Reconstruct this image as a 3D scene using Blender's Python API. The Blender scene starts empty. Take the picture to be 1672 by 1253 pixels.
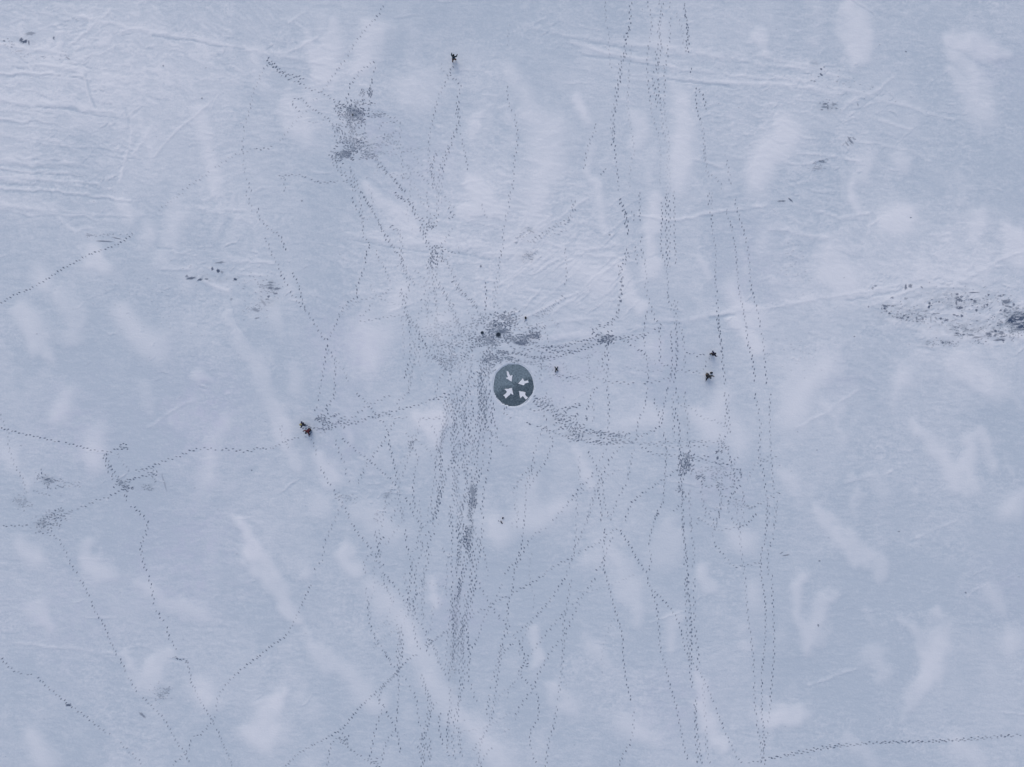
import bpy, math, random
import numpy as np
from mathutils import Vector, Matrix

# ------------------------------------------------------------------ camera, sky, sun, exposure
S = 0.08                         # metres per photograph pixel
sc = bpy.context.scene
COL = sc.collection
H = 100.0
cam_d = bpy.data.cameras.new("camera"); cam = bpy.data.objects.new("camera", cam_d)
COL.objects.link(cam); cam.location = (0, 0, H); cam.rotation_euler = (0, 0, 0)
cam_d.sensor_width = 36; cam_d.sensor_fit = 'HORIZONTAL'
cam_d.lens = 18.0 / (836 * S / H)
cam_d.clip_start = 0.5; cam_d.clip_end = 5000
sc.camera = cam
w = bpy.data.worlds.new("World"); sc.world = w; w.use_nodes = True
nt = w.node_tree; nt.nodes.clear()
sky = nt.nodes.new('ShaderNodeTexSky'); sky.sky_type = 'NISHITA'; sky.sun_disc = False
SUN_EL, SUN_AZ = math.radians(42), math.radians(-20)      # azimuth clockwise from +Y (top of picture)
sky.sun_elevation = SUN_EL; sky.sun_rotation = SUN_AZ
sky.dust_density = 2.6; sky.ozone_density = 1.0
bg = nt.nodes.new('ShaderNodeBackground'); bg.inputs[1].default_value = 0.12
wo = nt.nodes.new('ShaderNodeOutputWorld')
nt.links.new(sky.outputs[0], bg.inputs[0]); nt.links.new(bg.outputs[0], wo.inputs[0])
sd = bpy.data.lights.new("sun", 'SUN'); sd.energy = 0.7; sd.angle = math.radians(65); sd.color = (1.0, 0.97, 0.94)
so = bpy.data.objects.new("sun", sd); COL.objects.link(so)
sdir = Vector((math.sin(SUN_AZ)*math.cos(SUN_EL), math.cos(SUN_AZ)*math.cos(SUN_EL), math.sin(SUN_EL)))
so.rotation_euler = sdir.to_track_quat('Z', 'Y').to_euler(); so.location = (0, 0, 60)
sc.view_settings.view_transform = 'Standard'; sc.view_settings.look = 'None'
sc.view_settings.exposure = 0.20; sc.view_settings.gamma = 1.0
sc.cycles.max_bounces = 4

rng = np.random.default_rng(7); R = random.Random(11)
def W(px, py): return ((px - 836) * S, (626.5 - py) * S)

# ------------------------------------------------------------------ numpy noise
def vnoise(X, Y, seed):
    r = np.random.default_rng(seed).random((256, 256)).astype(np.float32)
    xi = np.floor(X).astype(np.int64); yi = np.floor(Y).astype(np.int64)
    fx = (X - xi).astype(np.float32); fy = (Y - yi).astype(np.float32)
    fx = fx*fx*fx*(fx*(fx*6-15)+10); fy = fy*fy*fy*(fy*(fy*6-15)+10)
    a = r[xi & 255, yi & 255]; b = r[(xi+1) & 255, yi & 255]; c = r[xi & 255, (yi+1) & 255]; d = r[(xi+1) & 255, (yi+1) & 255]
    return (a*(1-fx)+b*fx)*(1-fy) + (c*(1-fx)+d*fx)*fy
def fbm(X, Y, seed, o=4):
    t = 0; amp = .5; tot = 0
    for k in range(o):
        t = t + amp*vnoise(X*(2**k)+17.3*k, Y*(2**k)+9.1*k, seed+k); tot += amp; amp *= .5
    return t/tot

# ------------------------------------------------------------------ snow field: drifts, wind ridges, wet patches (photo pixels)
DRIFTS = """680,150,46 692,140,36
830,110,12 860,170,26 890,210,34 890,270,32 870,330,26 860,380,22
775,190,14 770,215,10
1035,190,16 1050,228,18
1108,170,18 1115,240,26 1110,300,22
960,240,8 970,300,10 985,370,13
1385,5,16 1400,50,38 1410,95,22
1335,0,9 1335,60,8
1240,300,24 1265,240,28 1290,210,22
1555,80,18 1590,130,26 1602,195,26
1410,255,24 1400,290,18
268,405,24 287,355,26
352,300,16 340,240,20 318,175,10
500,55,11 530,120,26 545,40,18
610,50,28 590,110,26
490,200,32 470,170,20
35,505,20 72,550,26 85,590,12
95,480,18 125,530,28 118,560,18
55,455,11 75,470,10
195,515,20 240,560,24 262,590,16 275,545,10
378,500,9 398,560,15 430,620,18 462,690,17 492,765,9
440,505,28 450,540,20
600,545,34 595,580,28 590,600,12
1342,415,24 1375,460,28 1335,450,14
1465,370,24 1475,345,18
1595,350,16 1596,400,14
1183,635,10 1162,705,28 1130,680,12
1312,610,36 1290,690,20 1342,595,24
1498,698,9 1530,740,18 1568,780,28 1592,700,7
1418,775,14 1442,805,14
1328,825,8 1360,862,18 1412,905,24 1438,940,16
1652,830,32
1092,850,20 1080,910,30 1100,880,24
1018,940,30 1040,1000,20 992,905,16
962,920,22
1212,888,26 1190,868,12
1150,930,18 1170,960,12
1318,945,10 1296,1000,9 1325,1050,18 1350,970,15 1340,1010,12
1478,1012,9 1510,1062,24 1545,1015,22 1522,1105,24 1470,1160,11
1430,1070,24 1445,1100,14
1650,1050,26
388,850,9 418,910,16 450,960,19 480,1010,16
500,1030,13 540,1080,22 590,1122,30 622,1150,20
600,950,14 650,1010,22 690,1080,22 735,1155,24 800,1212,24 825,1253,22
540,770,26 518,740,12
520,820,28
600,835,30 640,875,24
498,930,14
140,890,14 160,940,26
430,1200,38 455,1130,10 420,1150,10
200,1060,6 240,1120,16 272,1060,13 250,1095,20
352,725,14 340,780,20 372,680,11
150,745,26 162,700,16
12,740,24 25,770,14
870,800,22 858,850,28 925,830,22
948,740,14 955,790,12
825,880,24 815,860,18
1130,1110,10 1150,1160,17 1172,1222,14
1030,1180,22 1062,1205,18
1215,1050,18
1250,1180,26 1305,1170,22
1062,450,16 1062,330,16
1010,440,14 1045,500,12
1060,680,24 1020,690,14
775,295,18 800,345,26 760,350,14
600,305,12 640,335,20 680,375,16
80,1245,26 60,1200,12
1080,60,20 1090,100,10
920,200,10
1630,640,26 1560,600,20
1380,1210,20 1420,1240,22
930,1160,24 910,1120,14
1060,570,16
700,690,20 720,720,16
1230,520,22 1200,470,14
1480,260,20
215,960,12 330,1000,20
330,620,14
120,640,16 90,690,14
941,162,9 948,200,11
1391,298,8 1402,350,9
1546,60,10 1610,80,24 1640,85,10
1546,112,10 1585,150,18
1506,418,7 1512,452,10
1566,428,5 1569,466,7
931,432,15 978,460,18
1146,422,6 1162,452,9
1096,140,12 1110,170,16
1210,530,16 1240,560,20
640,500,12 655,470,8
720,520,20 700,540,14
470,600,12 478,640,14
560,900,18 575,930,14
1290,780,14 1300,810,10
1220,960,14 1232,990,10
960,1060,18 990,1080,12
880,1040,16 870,1080,10
700,960,12 712,990,10
1100,1010,12 1092,1050,14
60,990,20 80,1020,12
330,1130,20 350,1160,14
40,880,20 60,910,14
230,640,14 240,670,10
150,420,18 170,440,12
200,330,16 215,360,12
420,100,14 430,130,16
1240,60,20 1255,90,12
1650,380,16 1660,420,18
1600,700,10 1620,760,12
1480,620,18 1460,650,12
1620,960,16 1640,1000,14
1560,1210,22 1590,1240,14""".split('\n')
BROAD = [(60,150,190,.55),(170,60,200,.5),(350,60,160,.35),(850,380,170,.55),(960,440,150,.5),(680,400,110,.35),(1180,170,150,.3),(1350,160,130,.35),
 (1560,480,130,.8),(1400,470,110,.5),(1650,480,110,.7),(520,90,120,.35),(330,430,110,.25),(1260,510,120,.35),(780,330,100,.3),(420,300,90,.2),(1250,420,90,.2),
 (750,660,90,.25),(90,640,120,-.15),(250,900,130,-.35),(300,680,120,-.25),(560,500,80,-.1),(120,1050,150,-.3),(1550,900,150,-.3),(1130,560,80,-.2),(900,1000,200,-.15),(1300,1100,200,-.15),(1000,230,120,-.2),(1500,120,90,-.2)]
RIDGES = """100,22,3 230,48,3.5 330,68,4.5 440,88,5 560,112,3
60,105,3 105,112,3 135,120,2
0,162,3 90,166,4 150,180,3 215,195,3
0,222,2 70,228,2 120,235,2
0,260,4 70,266,3 130,268,2
0,290,4 60,293,4 130,305,2
0,333,4 50,340,4 92,350,2
0,75,3 60,82,3 110,88,3
850,38,3 900,52,4 960,62,5 1020,70,5 1080,78,5 1130,80,3
1140,80,2 1250,108,3 1360,118,2
930,70,3 990,88,3 1060,97,2
1035,98,2 1110,110,3 1200,124,3 1320,134,4 1400,150,5 1460,170,3 1560,196,2
1080,122,4 1150,132,5 1250,138,5 1370,150,5
1060,75,6 1180,92,6
1250,95,3 1340,112,4 1390,130,3
560,380,4 640,392,4 720,402,4 850,424,3
400,345,4 330,340,4 410,365,3
700,385,3 780,400,5 840,410,4
880,556,3 950,550,3 1030,541,3 1090,524,3 1160,512,2.5 1250,498,2.5 1330,488,2.5 1420,474,3 1475,462,3
930,560,5 1000,545,6 1080,530,4
1560,462,2 1620,432,2 1672,410,2
1440,520,4 1500,540,7 1560,553,6 1640,562,3
1600,545,5 1672,552,6
1420,500,3 1500,470,3 1560,470,3
840,408,2 870,380,2 960,325,2
842,398,1.5 900,352,1.5
830,460,2 900,405,2
868,505,2 920,462,2 956,425,2
850,520,3 900,500,2 940,478,2
900,515,2 960,470,2 990,440,2
900,400,3 960,410,4 1010,396,3
940,415,2 1000,420,3
1040,350,2 1090,362,3 1140,352,2 1250,338,2
1255,375,2 1300,380,4 1345,388,4
1330,345,2 1370,358,2 1420,350,2
1390,170,2 1430,150,2 1460,128,1.5
1400,160,3 1372,180,3
250,255,1.5 300,205,1.5 345,165,1.5
215,250,2 250,208,2
110,80,2 150,45,2 180,20,2
125,82,2 165,50,1.5
430,85,3 470,88,2 520,60,2
470,40,1.5 500,20,1.5
205,180,2 215,215,2 205,260,2 195,300,2
135,120,2 145,150,2 155,180,2
90,350,3 120,380,3 150,370,2
280,410,2 380,425,3 450,430,2
270,435,3 330,442,3
390,445,2 440,452,2
330,460,4 370,475,5
1440,240,2 1490,245,2 1520,262,2
1440,200,2 1490,212,2
1280,270,1.5 1330,265,1.5 1360,255,1.5
1300,250,2 1400,262,1.5
870,552,5 950,547,6 1030,538,6 1090,522,5
1090,526,4 1160,516,5 1250,502,4 1330,492,3
860,535,3 910,528,4 960,522,3
700,395,7 780,408,8 850,418,5
0,164,6 90,170,7 190,188,5
0,261,7 120,268,5
0,334,7 90,345,5
560,420,2 580,430,2
240,700,2 300,660,1.5 380,640,1.5
1300,700,2 1400,640,1.5
1380,790,1.5 1460,770,1.5
1500,880,2 1560,850,2
1320,1120,2 1400,1090,2
30,1050,2 120,1060,2 200,1070,2
560,480,2 640,475,2""".split('\n')
GROOVES = """250,58,2 330,72,2 400,82,1.5
100,103,1.2 150,112,1.5
60,172,1.5 150,186,1.5 190,193,1
0,300,2 60,303,1.5
0,270,2 90,276,2
950,92,2 1060,104,2
960,70,2 1040,84,2
1090,128,2 1160,140,2
580,392,1.5 700,412,1.5
730,412,1.5 800,424,1.5
840,405,1.5 856,382,2 864,374,1.5
843,392,1.2 870,372,1.2
1145,135,3 1200,143,1.5
1405,178,1.5 1440,150,1
380,500,1 392,535,1.5 408,556,1
20,110,1.5 40,115,2
140,125,3 150,160,3 158,175,2
205,178,3 210,200,3
255,405,2 420,430,1
1050,530,4 1110,528,3
1160,520,4 1200,516,3
1380,490,2 1470,475,3
900,560,1.5 960,556,1.5""".split('\n')
WET = [(577,187,9,9,.8),(575,210,10,22,.25),(556,252,10,6,.55),(600,240,18,18,.25),(800,549,16,9,.5),(815,540,14,8,.4),(868,549,14,4,.8),(850,560,12,4,.8),(985,552,10,7,.6),
 (1120,758,5,11,.5),(772,805,6,24,.7),(768,860,5,26,.5),(745,1000,7,60,.3),(740,1080,6,60,.25),(790,690,6,60,.2),(945,710,40,8,.3),(900,680,16,14,.25),(198,790,7,6,.6),
 (77,783,9,7,.5),(68,858,12,9,.45),(33,820,9,7,.5),(242,797,8,5,.5),(633,807,8,5,.3),(612,842,6,12,.15),(265,1133,10,10,.25),(435,490,14,12,.45),(437,468,14,8,.4),(345,455,30,7,.3),
 (1560,492,60,20,.45),(1480,510,50,16,.4),(1590,535,60,14,.6),(1655,525,30,18,1.0),(40,66,14,8,.3),(1352,175,14,8,.4),(1330,105,8,8,.3),(510,693,16,9,.25),(1118,700,10,40,.12),(840,580,60,8,.2),(950,565,50,8,.2),(1150,800,40,30,.12),(240,795,30,14,.15),(1530,560,30,6,.4),(860,420,14,8,.35),(860,375,12,5,.4)]
HUES = [(330,680,80,.8),(560,560,60,.6),(300,900,90,.7),(120,700,80,.5),(560,700,60,.5),(750,1000,50,.6),(1170,790,50,.6),(920,600,50,.6),(1080,590,60,.5),(700,280,50,.4),(620,230,40,.6),(1640,110,50,.4),(1660,950,60,.4),(1100,1150,60,.4),(100,1000,100,.4),(780,700,50,.4),(1230,430,60,.4),(1380,620,40,.3)]

STEP = 0.16
gx = np.arange(-74, 74.001, STEP); gy = np.arange(-56, 56.001, STEP)
GX, GY = np.meshgrid(gx, gy, indexing='ij')
PX = (GX/S + 836).astype(np.float32); PY = (626.5 - GY/S).astype(np.float32)
wx = (fbm(PX/40, PY/40, 3, 4)-.5)*34; wy = (fbm(PX/40, PY/40, 33, 4)-.5)*34
wx += (fbm(PX/9, PY/9, 13, 3)-.5)*9; wy += (fbm(PX/9, PY/9, 43, 3)-.5)*9
drift = np.zeros_like(PX); drift2 = np.zeros_like(PX)
def parse(l):
    return [tuple(float(v) for v in p.split(',')) for p in l.split() if '..' not in p]
def stroke(field, pts, warp, sharp, amp=1.0, only_box=None):
    dense = []
    if len(pts) == 1: dense = pts
    for a, b in zip(pts[:-1], pts[1:]):
        n = max(1, int(math.dist(a[:2], b[:2]) / max(1.2, min(a[2], b[2]) * .35)))
        for k in range(n): t = k/n; dense.append(tuple(a[i]*(1-t)+b[i]*t for i in range(3)))
    dense.append(pts[-1])
    for x, y, r in dense:
        m = r*1.4 + warp*20
        i0 = max(0, int(((x-m-836)*S + 74)/STEP)); i1 = min(len(gx), int(((x+m-836)*S + 74)/STEP)+2)
        j0 = max(0, int(((626.5-y-m)*S + 56)/STEP)); j1 = min(len(gy), int(((626.5-y+m)*S + 56)/STEP)+2)
        if i0 >= i1 or j0 >= j1: continue
        sl = (slice(i0, i1), slice(j0, j1))
        d = np.hypot(PX[sl]+wx[sl]*warp-x, PY[sl]+wy[sl]*warp-y)/r
        v = np.clip((1.25-d)/sharp, 0, 1); v = v*v*(3-2*v)*amp
        field[sl] = np.maximum(field[sl], v)
for l in DRIFTS:
    p = parse(l)
    if p: stroke(drift if R.random() < .55 else drift2, p, 1.15, 1.0, .55+.45*R.random())
for _ in range(120):           # forked drift tongues pointing down the picture
    x, y = R.uniform(-40, 1720), R.uniform(-40, 1290)
    if 640 < x < 900 and 480 < y < 1000: continue
    L = R.uniform(16, 44); q = R.uniform(5, 12); a1 = R.uniform(-.9, -.2); a2 = R.uniform(.1, .7); am = R.uniform(.2, .62); T = (x+R.gauss(0, 5), y+L*.9, q*.35)
    stroke(drift2 if R.random() < .5 else drift, [(x+math.sin(a1)*L, y-math.cos(a1)*L, q*.3), (x+math.sin(a1)*L*.4, y-math.cos(a1)*L*.4, q*.75), (x, y, q), T], 1.1, 1.1, am)
    if R.random() < .7: stroke(drift2, [(x+math.sin(a2)*L, y-math.cos(a2)*L, q*.25), (x+math.sin(a2)*L*.5, y-math.cos(a2)*L*.5, q*.6), (x, y, q)], 1.1, 1.1, am)
for _ in range(230):          # faint wisps of loose snow, mostly running down the picture
    x, y = R.uniform(-60, 1730), R.uniform(-60, 1310); a = math.radians(R.choice((R.gauss(82, 14), R.gauss(105, 10), R.gauss(60, 12)))); L = R.uniform(18, 70); q = R.uniform(3, 11)
    stroke(drift2, [(x-math.cos(a)*L/2, y-math.sin(a)*L/2, q*.35), (x, y, q), (x+math.cos(a)*L/2, y+math.sin(a)*L/2, q*.4)], 1.0, 1.1, R.uniform(.12, .45))
def blur(F, r):
    for ax in (0, 1):
        for _ in range(3):
            c = np.cumsum(np.pad(F, [(r+1, r) if a == ax else (0, 0) for a in (0, 1)], mode='edge'), axis=ax, dtype=np.float64)
            F = ((c[2*r+1:] - c[:-2*r-1]) if ax == 0 else (c[:, 2*r+1:] - c[:, :-2*r-1]))/(2*r+1)
    return F.astype(np.float32)
drift = np.maximum(blur(drift, 1), blur(drift2, 3)*1.1)
drift = np.clip(drift*(.72+.6*fbm(PX/24, PY/30, 151, 3)), 0, 1)
ridge = np.zeros_like(PX)
for l in RIDGES:
    P_ = parse(l); am = .5+.4*R.random(); stroke(ridge, P_, .25, 1.1, am*1.05); stroke(ridge, [(a, b-c*.6, c*2.2) for a, b, c in P_], .4, 1.5, am*.62)  # second stroke paints a wide lit band along each ridge's upper side
ridge = ridge*np.clip(1.9*fbm(PX/18, PY/10, 171, 3)-.02, 0, 1)
groove = np.zeros_like(PX)
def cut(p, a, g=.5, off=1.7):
    stroke(ridge, p, .35, 1.1, a); stroke(groove, [(u+.6, v+z*off, z*1.1) for u, v, z in p], .35, 1.1, a*g)  # groove darkens the ridge's lower side like shade and also dips the surface
for yb in (166, 190, 205, 232, 256, 262, 276, 288, 306, 334, 341, 112):   # long wind rows at upper left
    x1 = R.uniform(70, 215); x0 = R.uniform(-80, 30); n = 5
    cut([(x0+(x1-x0)*t/n, yb+(x1-x0)*.075*t/n+R.gauss(0, 1.6), R.uniform(1.0, 3.0)) for t in range(n+1)], R.uniform(.3, .8), .75)
for _ in range(70):           # scraped diagonal rows above the camp
    x, y = R.uniform(825, 1040), R.uniform(365, 530); a = -math.radians(R.gauss(38, 8)); L = R.uniform(14, 60); q = R.uniform(.8, 2.6)
    cut([(x-math.cos(a)*L/2, y-math.sin(a)*L/2, q*.5), (x, y+R.gauss(0, 1), q), (x+math.cos(a)*L/2, y+math.sin(a)*L/2, q*.5)], R.uniform(.2, .7), .7, 1.5)
for line, n, w_ in ((((880,556),(1030,541),(1160,512),(1330,488),(1475,462)), 90, 7), (((130,100),(155,170),(205,215),(205,262),(150,300),(100,345)), 90, 10), (((850,45),(1120,95),(1380,145),(1560,200)), 90, 14),
                    (((1330,110),(1390,170),(1380,240),(1280,330)), 60, 16), (((560,385),(700,405),(850,425)), 40, 10), (((280,410),(460,450)), 50, 18), (((1430,480),(1560,470),(1672,470)), 60, 16), (((1440,505),(1560,500),(1680,520)), 190, 13), (((1560,490),(1690,520)), 110, 14),
                    (((100,25),(300,65),(450,92)), 50, 12), (((1440,530),(1560,555),(1672,555)), 50, 10), (((60,850),(200,800),(270,780)), 26, 20), (((170,520),(240,620),(300,600)), 30, 30), (((600,830),(640,800)), 14, 14)):
    for _ in range(n):
        i = R.randrange(len(line)-1); t = R.random(); x = line[i][0]*(1-t)+line[i+1][0]*t+R.gauss(0, w_*1.5); y = line[i][1]*(1-t)+line[i+1][1]*t+R.gauss(0, w_)
        a = math.radians(R.choice((R.gauss(6, 8), R.gauss(-35, 14), R.gauss(40, 20)))); L = R.uniform(4, 20); q = R.uniform(.8, 2.0)
        cut([(x-math.cos(a)*L/2, y-math.sin(a)*L/2, q*.5), (x, y+R.gauss(0, 1), q), (x+math.cos(a)*L/2, y+math.sin(a)*L/2, q*.5)], R.uniform(.3, .9), .9, 1.4)
for _ in range(420):          # small wind-cut ridges, crowded in the upper and middle ground
    y = 1253*R.random()**1.5; x = R.uniform(-40, 1710)
    if R.random() < .35: x, y = R.gauss(900, 90), R.gauss(430, 60)
    elif R.random() < .25: x, y = R.gauss(110, 110), R.gauss(200, 120)
    elif R.random() < .2: x, y = R.gauss(1400, 90), R.gauss(200, 90)
    a = math.radians(R.choice((R.gauss(7, 5), R.gauss(9, 6), R.gauss(-38, 10), R.gauss(5, 12)))); L = R.uniform(10, 60); q = R.uniform(.9, 2.4)
    p = [(x-math.cos(a)*L/2, y-math.sin(a)*L/2, q*.5), (x+R.gauss(0, 1), y+R.gauss(0, 1.5), q), (x+math.cos(a)*L/2, y+math.sin(a)*L/2, q*.5)]
    stroke(ridge, p, .3, 1.1, R.uniform(.15, .6))
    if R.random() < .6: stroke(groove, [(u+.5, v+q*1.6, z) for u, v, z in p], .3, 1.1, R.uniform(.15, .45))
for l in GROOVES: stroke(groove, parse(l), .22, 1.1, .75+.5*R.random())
broad = np.zeros_like(PX)
for x, y, r, a in BROAD:
    broad += a*np.exp(-(((PX+wx*2-x)/r)**2 + ((PY+wy*2-y)/r)**2))
wet = np.zeros_like(PX)
for x, y, rx, ry, a in WET:
    wet = np.maximum(wet, a*np.exp(-(((PX+wx*.3-x)/rx)**2 + ((PY+wy*.3-y)/ry)**2)))
wet = wet*np.clip(3.0*fbm(PX/6, PY/4.5, 109, 3)-.75, 0, 1.25)
wet = np.clip(wet, 0, 1)
hue = np.zeros_like(PX)
for x, y, r, a in HUES:
    hue += a*np.exp(-(((PX+wx*2-x)/r)**2 + ((PY+wy*2-y)/r)**2))
hue = np.clip(hue*(.25+1.2*vnoise(PX/9, PY/9, 71)), 0, 1)
# wind streaks (long, tilted a little down to the right) and rough crust between the drifts
ca, sa = math.cos(math.radians(8)), math.sin(math.radians(8))
tw = (fbm(PX/260, PY/260, 161, 2)-.5)*110
U = PX*ca + PY*sa; V = -PX*sa + PY*ca + wx*.5 + tw
streak = fbm(U/60+wx/30, V/5+wy/30, 51, 4)
streak2 = 1-np.abs(2*fbm(U/34+wx/20, V/7+wy/14, 61, 4)-1)
rough_zone = np.clip(.25+.9*broad + .5*(fbm(PX/160, PY/160, 81, 3)-.5)*2, 0, 1) * np.clip(1.2-PY/900, .25, 1)
rid2 = np.clip((streak2-.80)/.2, 0, 1)*rough_zone
patch = fbm(PX/110+wx/40, PY/140+wy/40, 91, 5)
soft = np.clip((patch-.5)*3.2, -.5, .6)
cover = np.clip(.20 + .66*drift + .40*np.clip(broad, -.6, 1) + .28*soft + .62*ridge + .42*rid2 - .55*groove - .0*wet, 0, 1)  # ridge lightens and groove darkens the colour, painting relief shading over real height
grain = np.clip(1-drift*1.1-.6*ridge, 0, 1)*np.clip(.35+1.1*fbm(PX/70, PY/50, 105, 3), 0, 1)
peb = np.clip(4*fbm(PX/90+5, PY/60, 107, 3)-2.1, 0, 1)*np.clip(1-drift*1.5, 0, 1)
for x, y, rx, ry in ((225,485,70,35),(1300,430,28,45),(1325,568,70,22),(420,490,40,30),(330,500,80,40),(560,480,70,40),(560,560,40,30),(330,590,60,30)):
    peb = np.maximum(peb, np.exp(-(((PX+wx-x)/rx)**2+((PY+wy-y)/ry)**2))*np.clip(1-drift*1.5, 0, 1))
cover = np.clip(cover + grain*(streak-.5)*.20 + grain*(fbm(U/9, V/4.2, 101, 3)-.5)*.30 + peb*(fbm(PX/3.1, PY/2.6, 103, 1)-.5)*.55, 0, 1)
# heights in metres
hgt = (.07*drift + .06*ridge - .04*groove + .035*rid2 + .10*np.clip(broad, -1, 1) + grain*(streak-.5)*.02
       + (fbm(PX/300, PY/300, 111, 3)-.5)*.5 + grain*(fbm(U/8, V/4, 121, 2)-.5)*.022)
# the carousel: level floor, thin swept rim around it
DX, DY, DR = 838.5, 629.2, 35.0
dd = np.hypot(PX-DX, (PY-DY)*.97)
flat = np.clip((60-dd)/22, 0, 1)
lvl = float(hgt[(dd < 38)].mean())
hgt = hgt*(1-flat) + lvl*flat
rimv = np.exp(-((dd-36.0)/2.2)**2)
inside = dd < 33.5
hgt = hgt + .03*rimv - np.where(inside, .10, 0)
cover = np.clip(cover + .06*rimv, 0, 1)
hgt = hgt.astype(np.float32)

def samp(F, px, py):
    fi = ((px-836)*S+74)/STEP; fj = ((626.5-py)*S+56)/STEP
    fi = np.clip(fi, 0, len(gx)-1.001); fj = np.clip(fj, 0, len(gy)-1.001)
    i = fi.astype(int); j = fj.astype(int); a = fi-i; b = fj-j
    return (F[i, j]*(1-a)+F[i+1, j]*a)*(1-b) + (F[i, j+1]*(1-a)+F[i+1, j+1]*a)*b
def gz(px, py): return float(samp(hgt, np.array([px]), np.array([py]))[0])

# extend the dense grid with coarse rings out to the horizon so that the snow is ONE sheet
def ext(a, far):
    step = STEP; out = []; v = a[-1]
    while v < far: step *= 1.35; v += step; out.append(v)
    o = np.array(out)
    return np.concatenate([-(o[::-1]), a, o]), len(o)
def pad(F, nx, ny, end=None):
    G = np.pad(F, ((nx, nx), (ny, ny)), mode='edge')
    return G
ex, nx_ = ext(gx, 1500); ey, ny_ = ext(gy, 1500)
EX, EY = np.meshgrid(ex, ey, indexing='ij')
EH = pad(hgt, nx_, ny_); EC = pad(cover, nx_, ny_); EW = pad(wet, nx_, ny_); EHU = pad(hue, nx_, ny_); 
far = np.clip(np.maximum(np.abs(EX)-74, np.abs(EY)-56)/10, 0, 1)
far_h = (fbm(EX/40+500, EY/40+500, 131, 3)-.5)*.6; far_c = np.clip(.35+(fbm(EX/9+500, EY/12+500, 141, 4)-.5)*1.6, 0, 1)
EH = EH*(1-far)+far_h*far; EC = EC*(1-far)+far_c*far; EW = EW*(1-far); EHU = EHU*(1-far)

def mesh_np(name, co, quads=None, tris=None, attrs=None, smooth=True):
    me = bpy.data.meshes.new(name)
    me.vertices.add(len(co)); me.vertices.foreach_set('co', co.astype(np.float32).ravel())
    loops = []; starts = []; n = 0; tot = 0
    parts = []
    if quads is not None and len(quads): parts.append((quads, 4))
    if tris is not None and len(tris): parts.append((tris, 3))
    for arr, k in parts:
        loops.append(arr.astype(np.int32).ravel()); starts.append(tot + np.arange(len(arr))*k); tot += len(arr)*k; n += len(arr)
    loops = np.concatenate(loops); starts = np.concatenate(starts).astype(np.int32)
    me.loops.add(tot); me.loops.foreach_set('vertex_index', loops)
    me.polygons.add(n); me.polygons.foreach_set('loop_start', starts)
    me.polygons.foreach_set('use_smooth', np.full(n, smooth))
    me.update(calc_edges=True)
    for k, v in (attrs or {}).items():
        a = me.attributes.new(k, 'FLOAT', 'POINT'); a.data.foreach_set('value', v.astype(np.float32).ravel())
    return me
def link(name, me, mat, parent=None):
    o = bpy.data.objects.new(name, me); COL.objects.link(o)
    if mat: me.materials.append(mat)
    if parent: o.parent = parent
    return o
def tag(o, label=None, cat=None, group=None, kind=None):
    for k, v in (('label', label), ('category', cat), ('group', group), ('kind', kind)):
        if v: o[k] = v
    return o

# ------------------------------------------------------------------ materials
class N:
    def __init__(s, name):
        s.m = bpy.data.materials.new(name); s.m.use_nodes = True; s.t = s.m.node_tree; s.t.nodes.clear()
        s.out = s.t.nodes.new('ShaderNodeOutputMaterial'); s.p = s.t.nodes.new('ShaderNodeBsdfPrincipled'); s.l(s.p.outputs[0], s.out.inputs[0])
    def l(s, a, b): s.t.links.new(a, b)
    def n(s, t, **k):
        x = s.t.nodes.new(t)
        for a, b in k.items(): setattr(x, a, b)
        return x
    def sock(s, i, v):
        if hasattr(v, 'is_linked'): s.l(v, i)
        else: i.default_value = v
    def math(s, op, a, b=0.0, c=0.0, clamp=False):
        x = s.n('ShaderNodeMath', operation=op, use_clamp=clamp); s.sock(x.inputs[0], a); s.sock(x.inputs[1], b); s.sock(x.inputs[2], c); return x.outputs[0]
    def mix(s, f, a, b):
        x = s.n('ShaderNodeMix', data_type='RGBA'); s.sock(x.inputs[0], f); s.sock(x.inputs[6], a); s.sock(x.inputs[7], b); return x.outputs[2]
    def attr(s, n): x = s.n('ShaderNodeAttribute', attribute_name=n); return x.outputs['Fac']
    def noise(s, vec, scale, detail=3, rough=.6):
        x = s.n('ShaderNodeTexNoise'); s.l(vec, x.inputs['Vector']); x.inputs['Scale'].default_value = scale; x.inputs['Detail'].default_value = detail; x.inputs['Roughness'].default_value = rough; return x.outputs['Fac']
    def mapping(s, rot=0, sc=(1,1,1)):
        tc = s.n('ShaderNodeTexCoord'); mp = s.n('ShaderNodeMapping'); s.l(tc.outputs['Object'], mp.inputs[0]); mp.inputs['Rotation'].default_value = (0,0,rot); mp.inputs['Scale'].default_value = sc; return mp.outputs[0]

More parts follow.
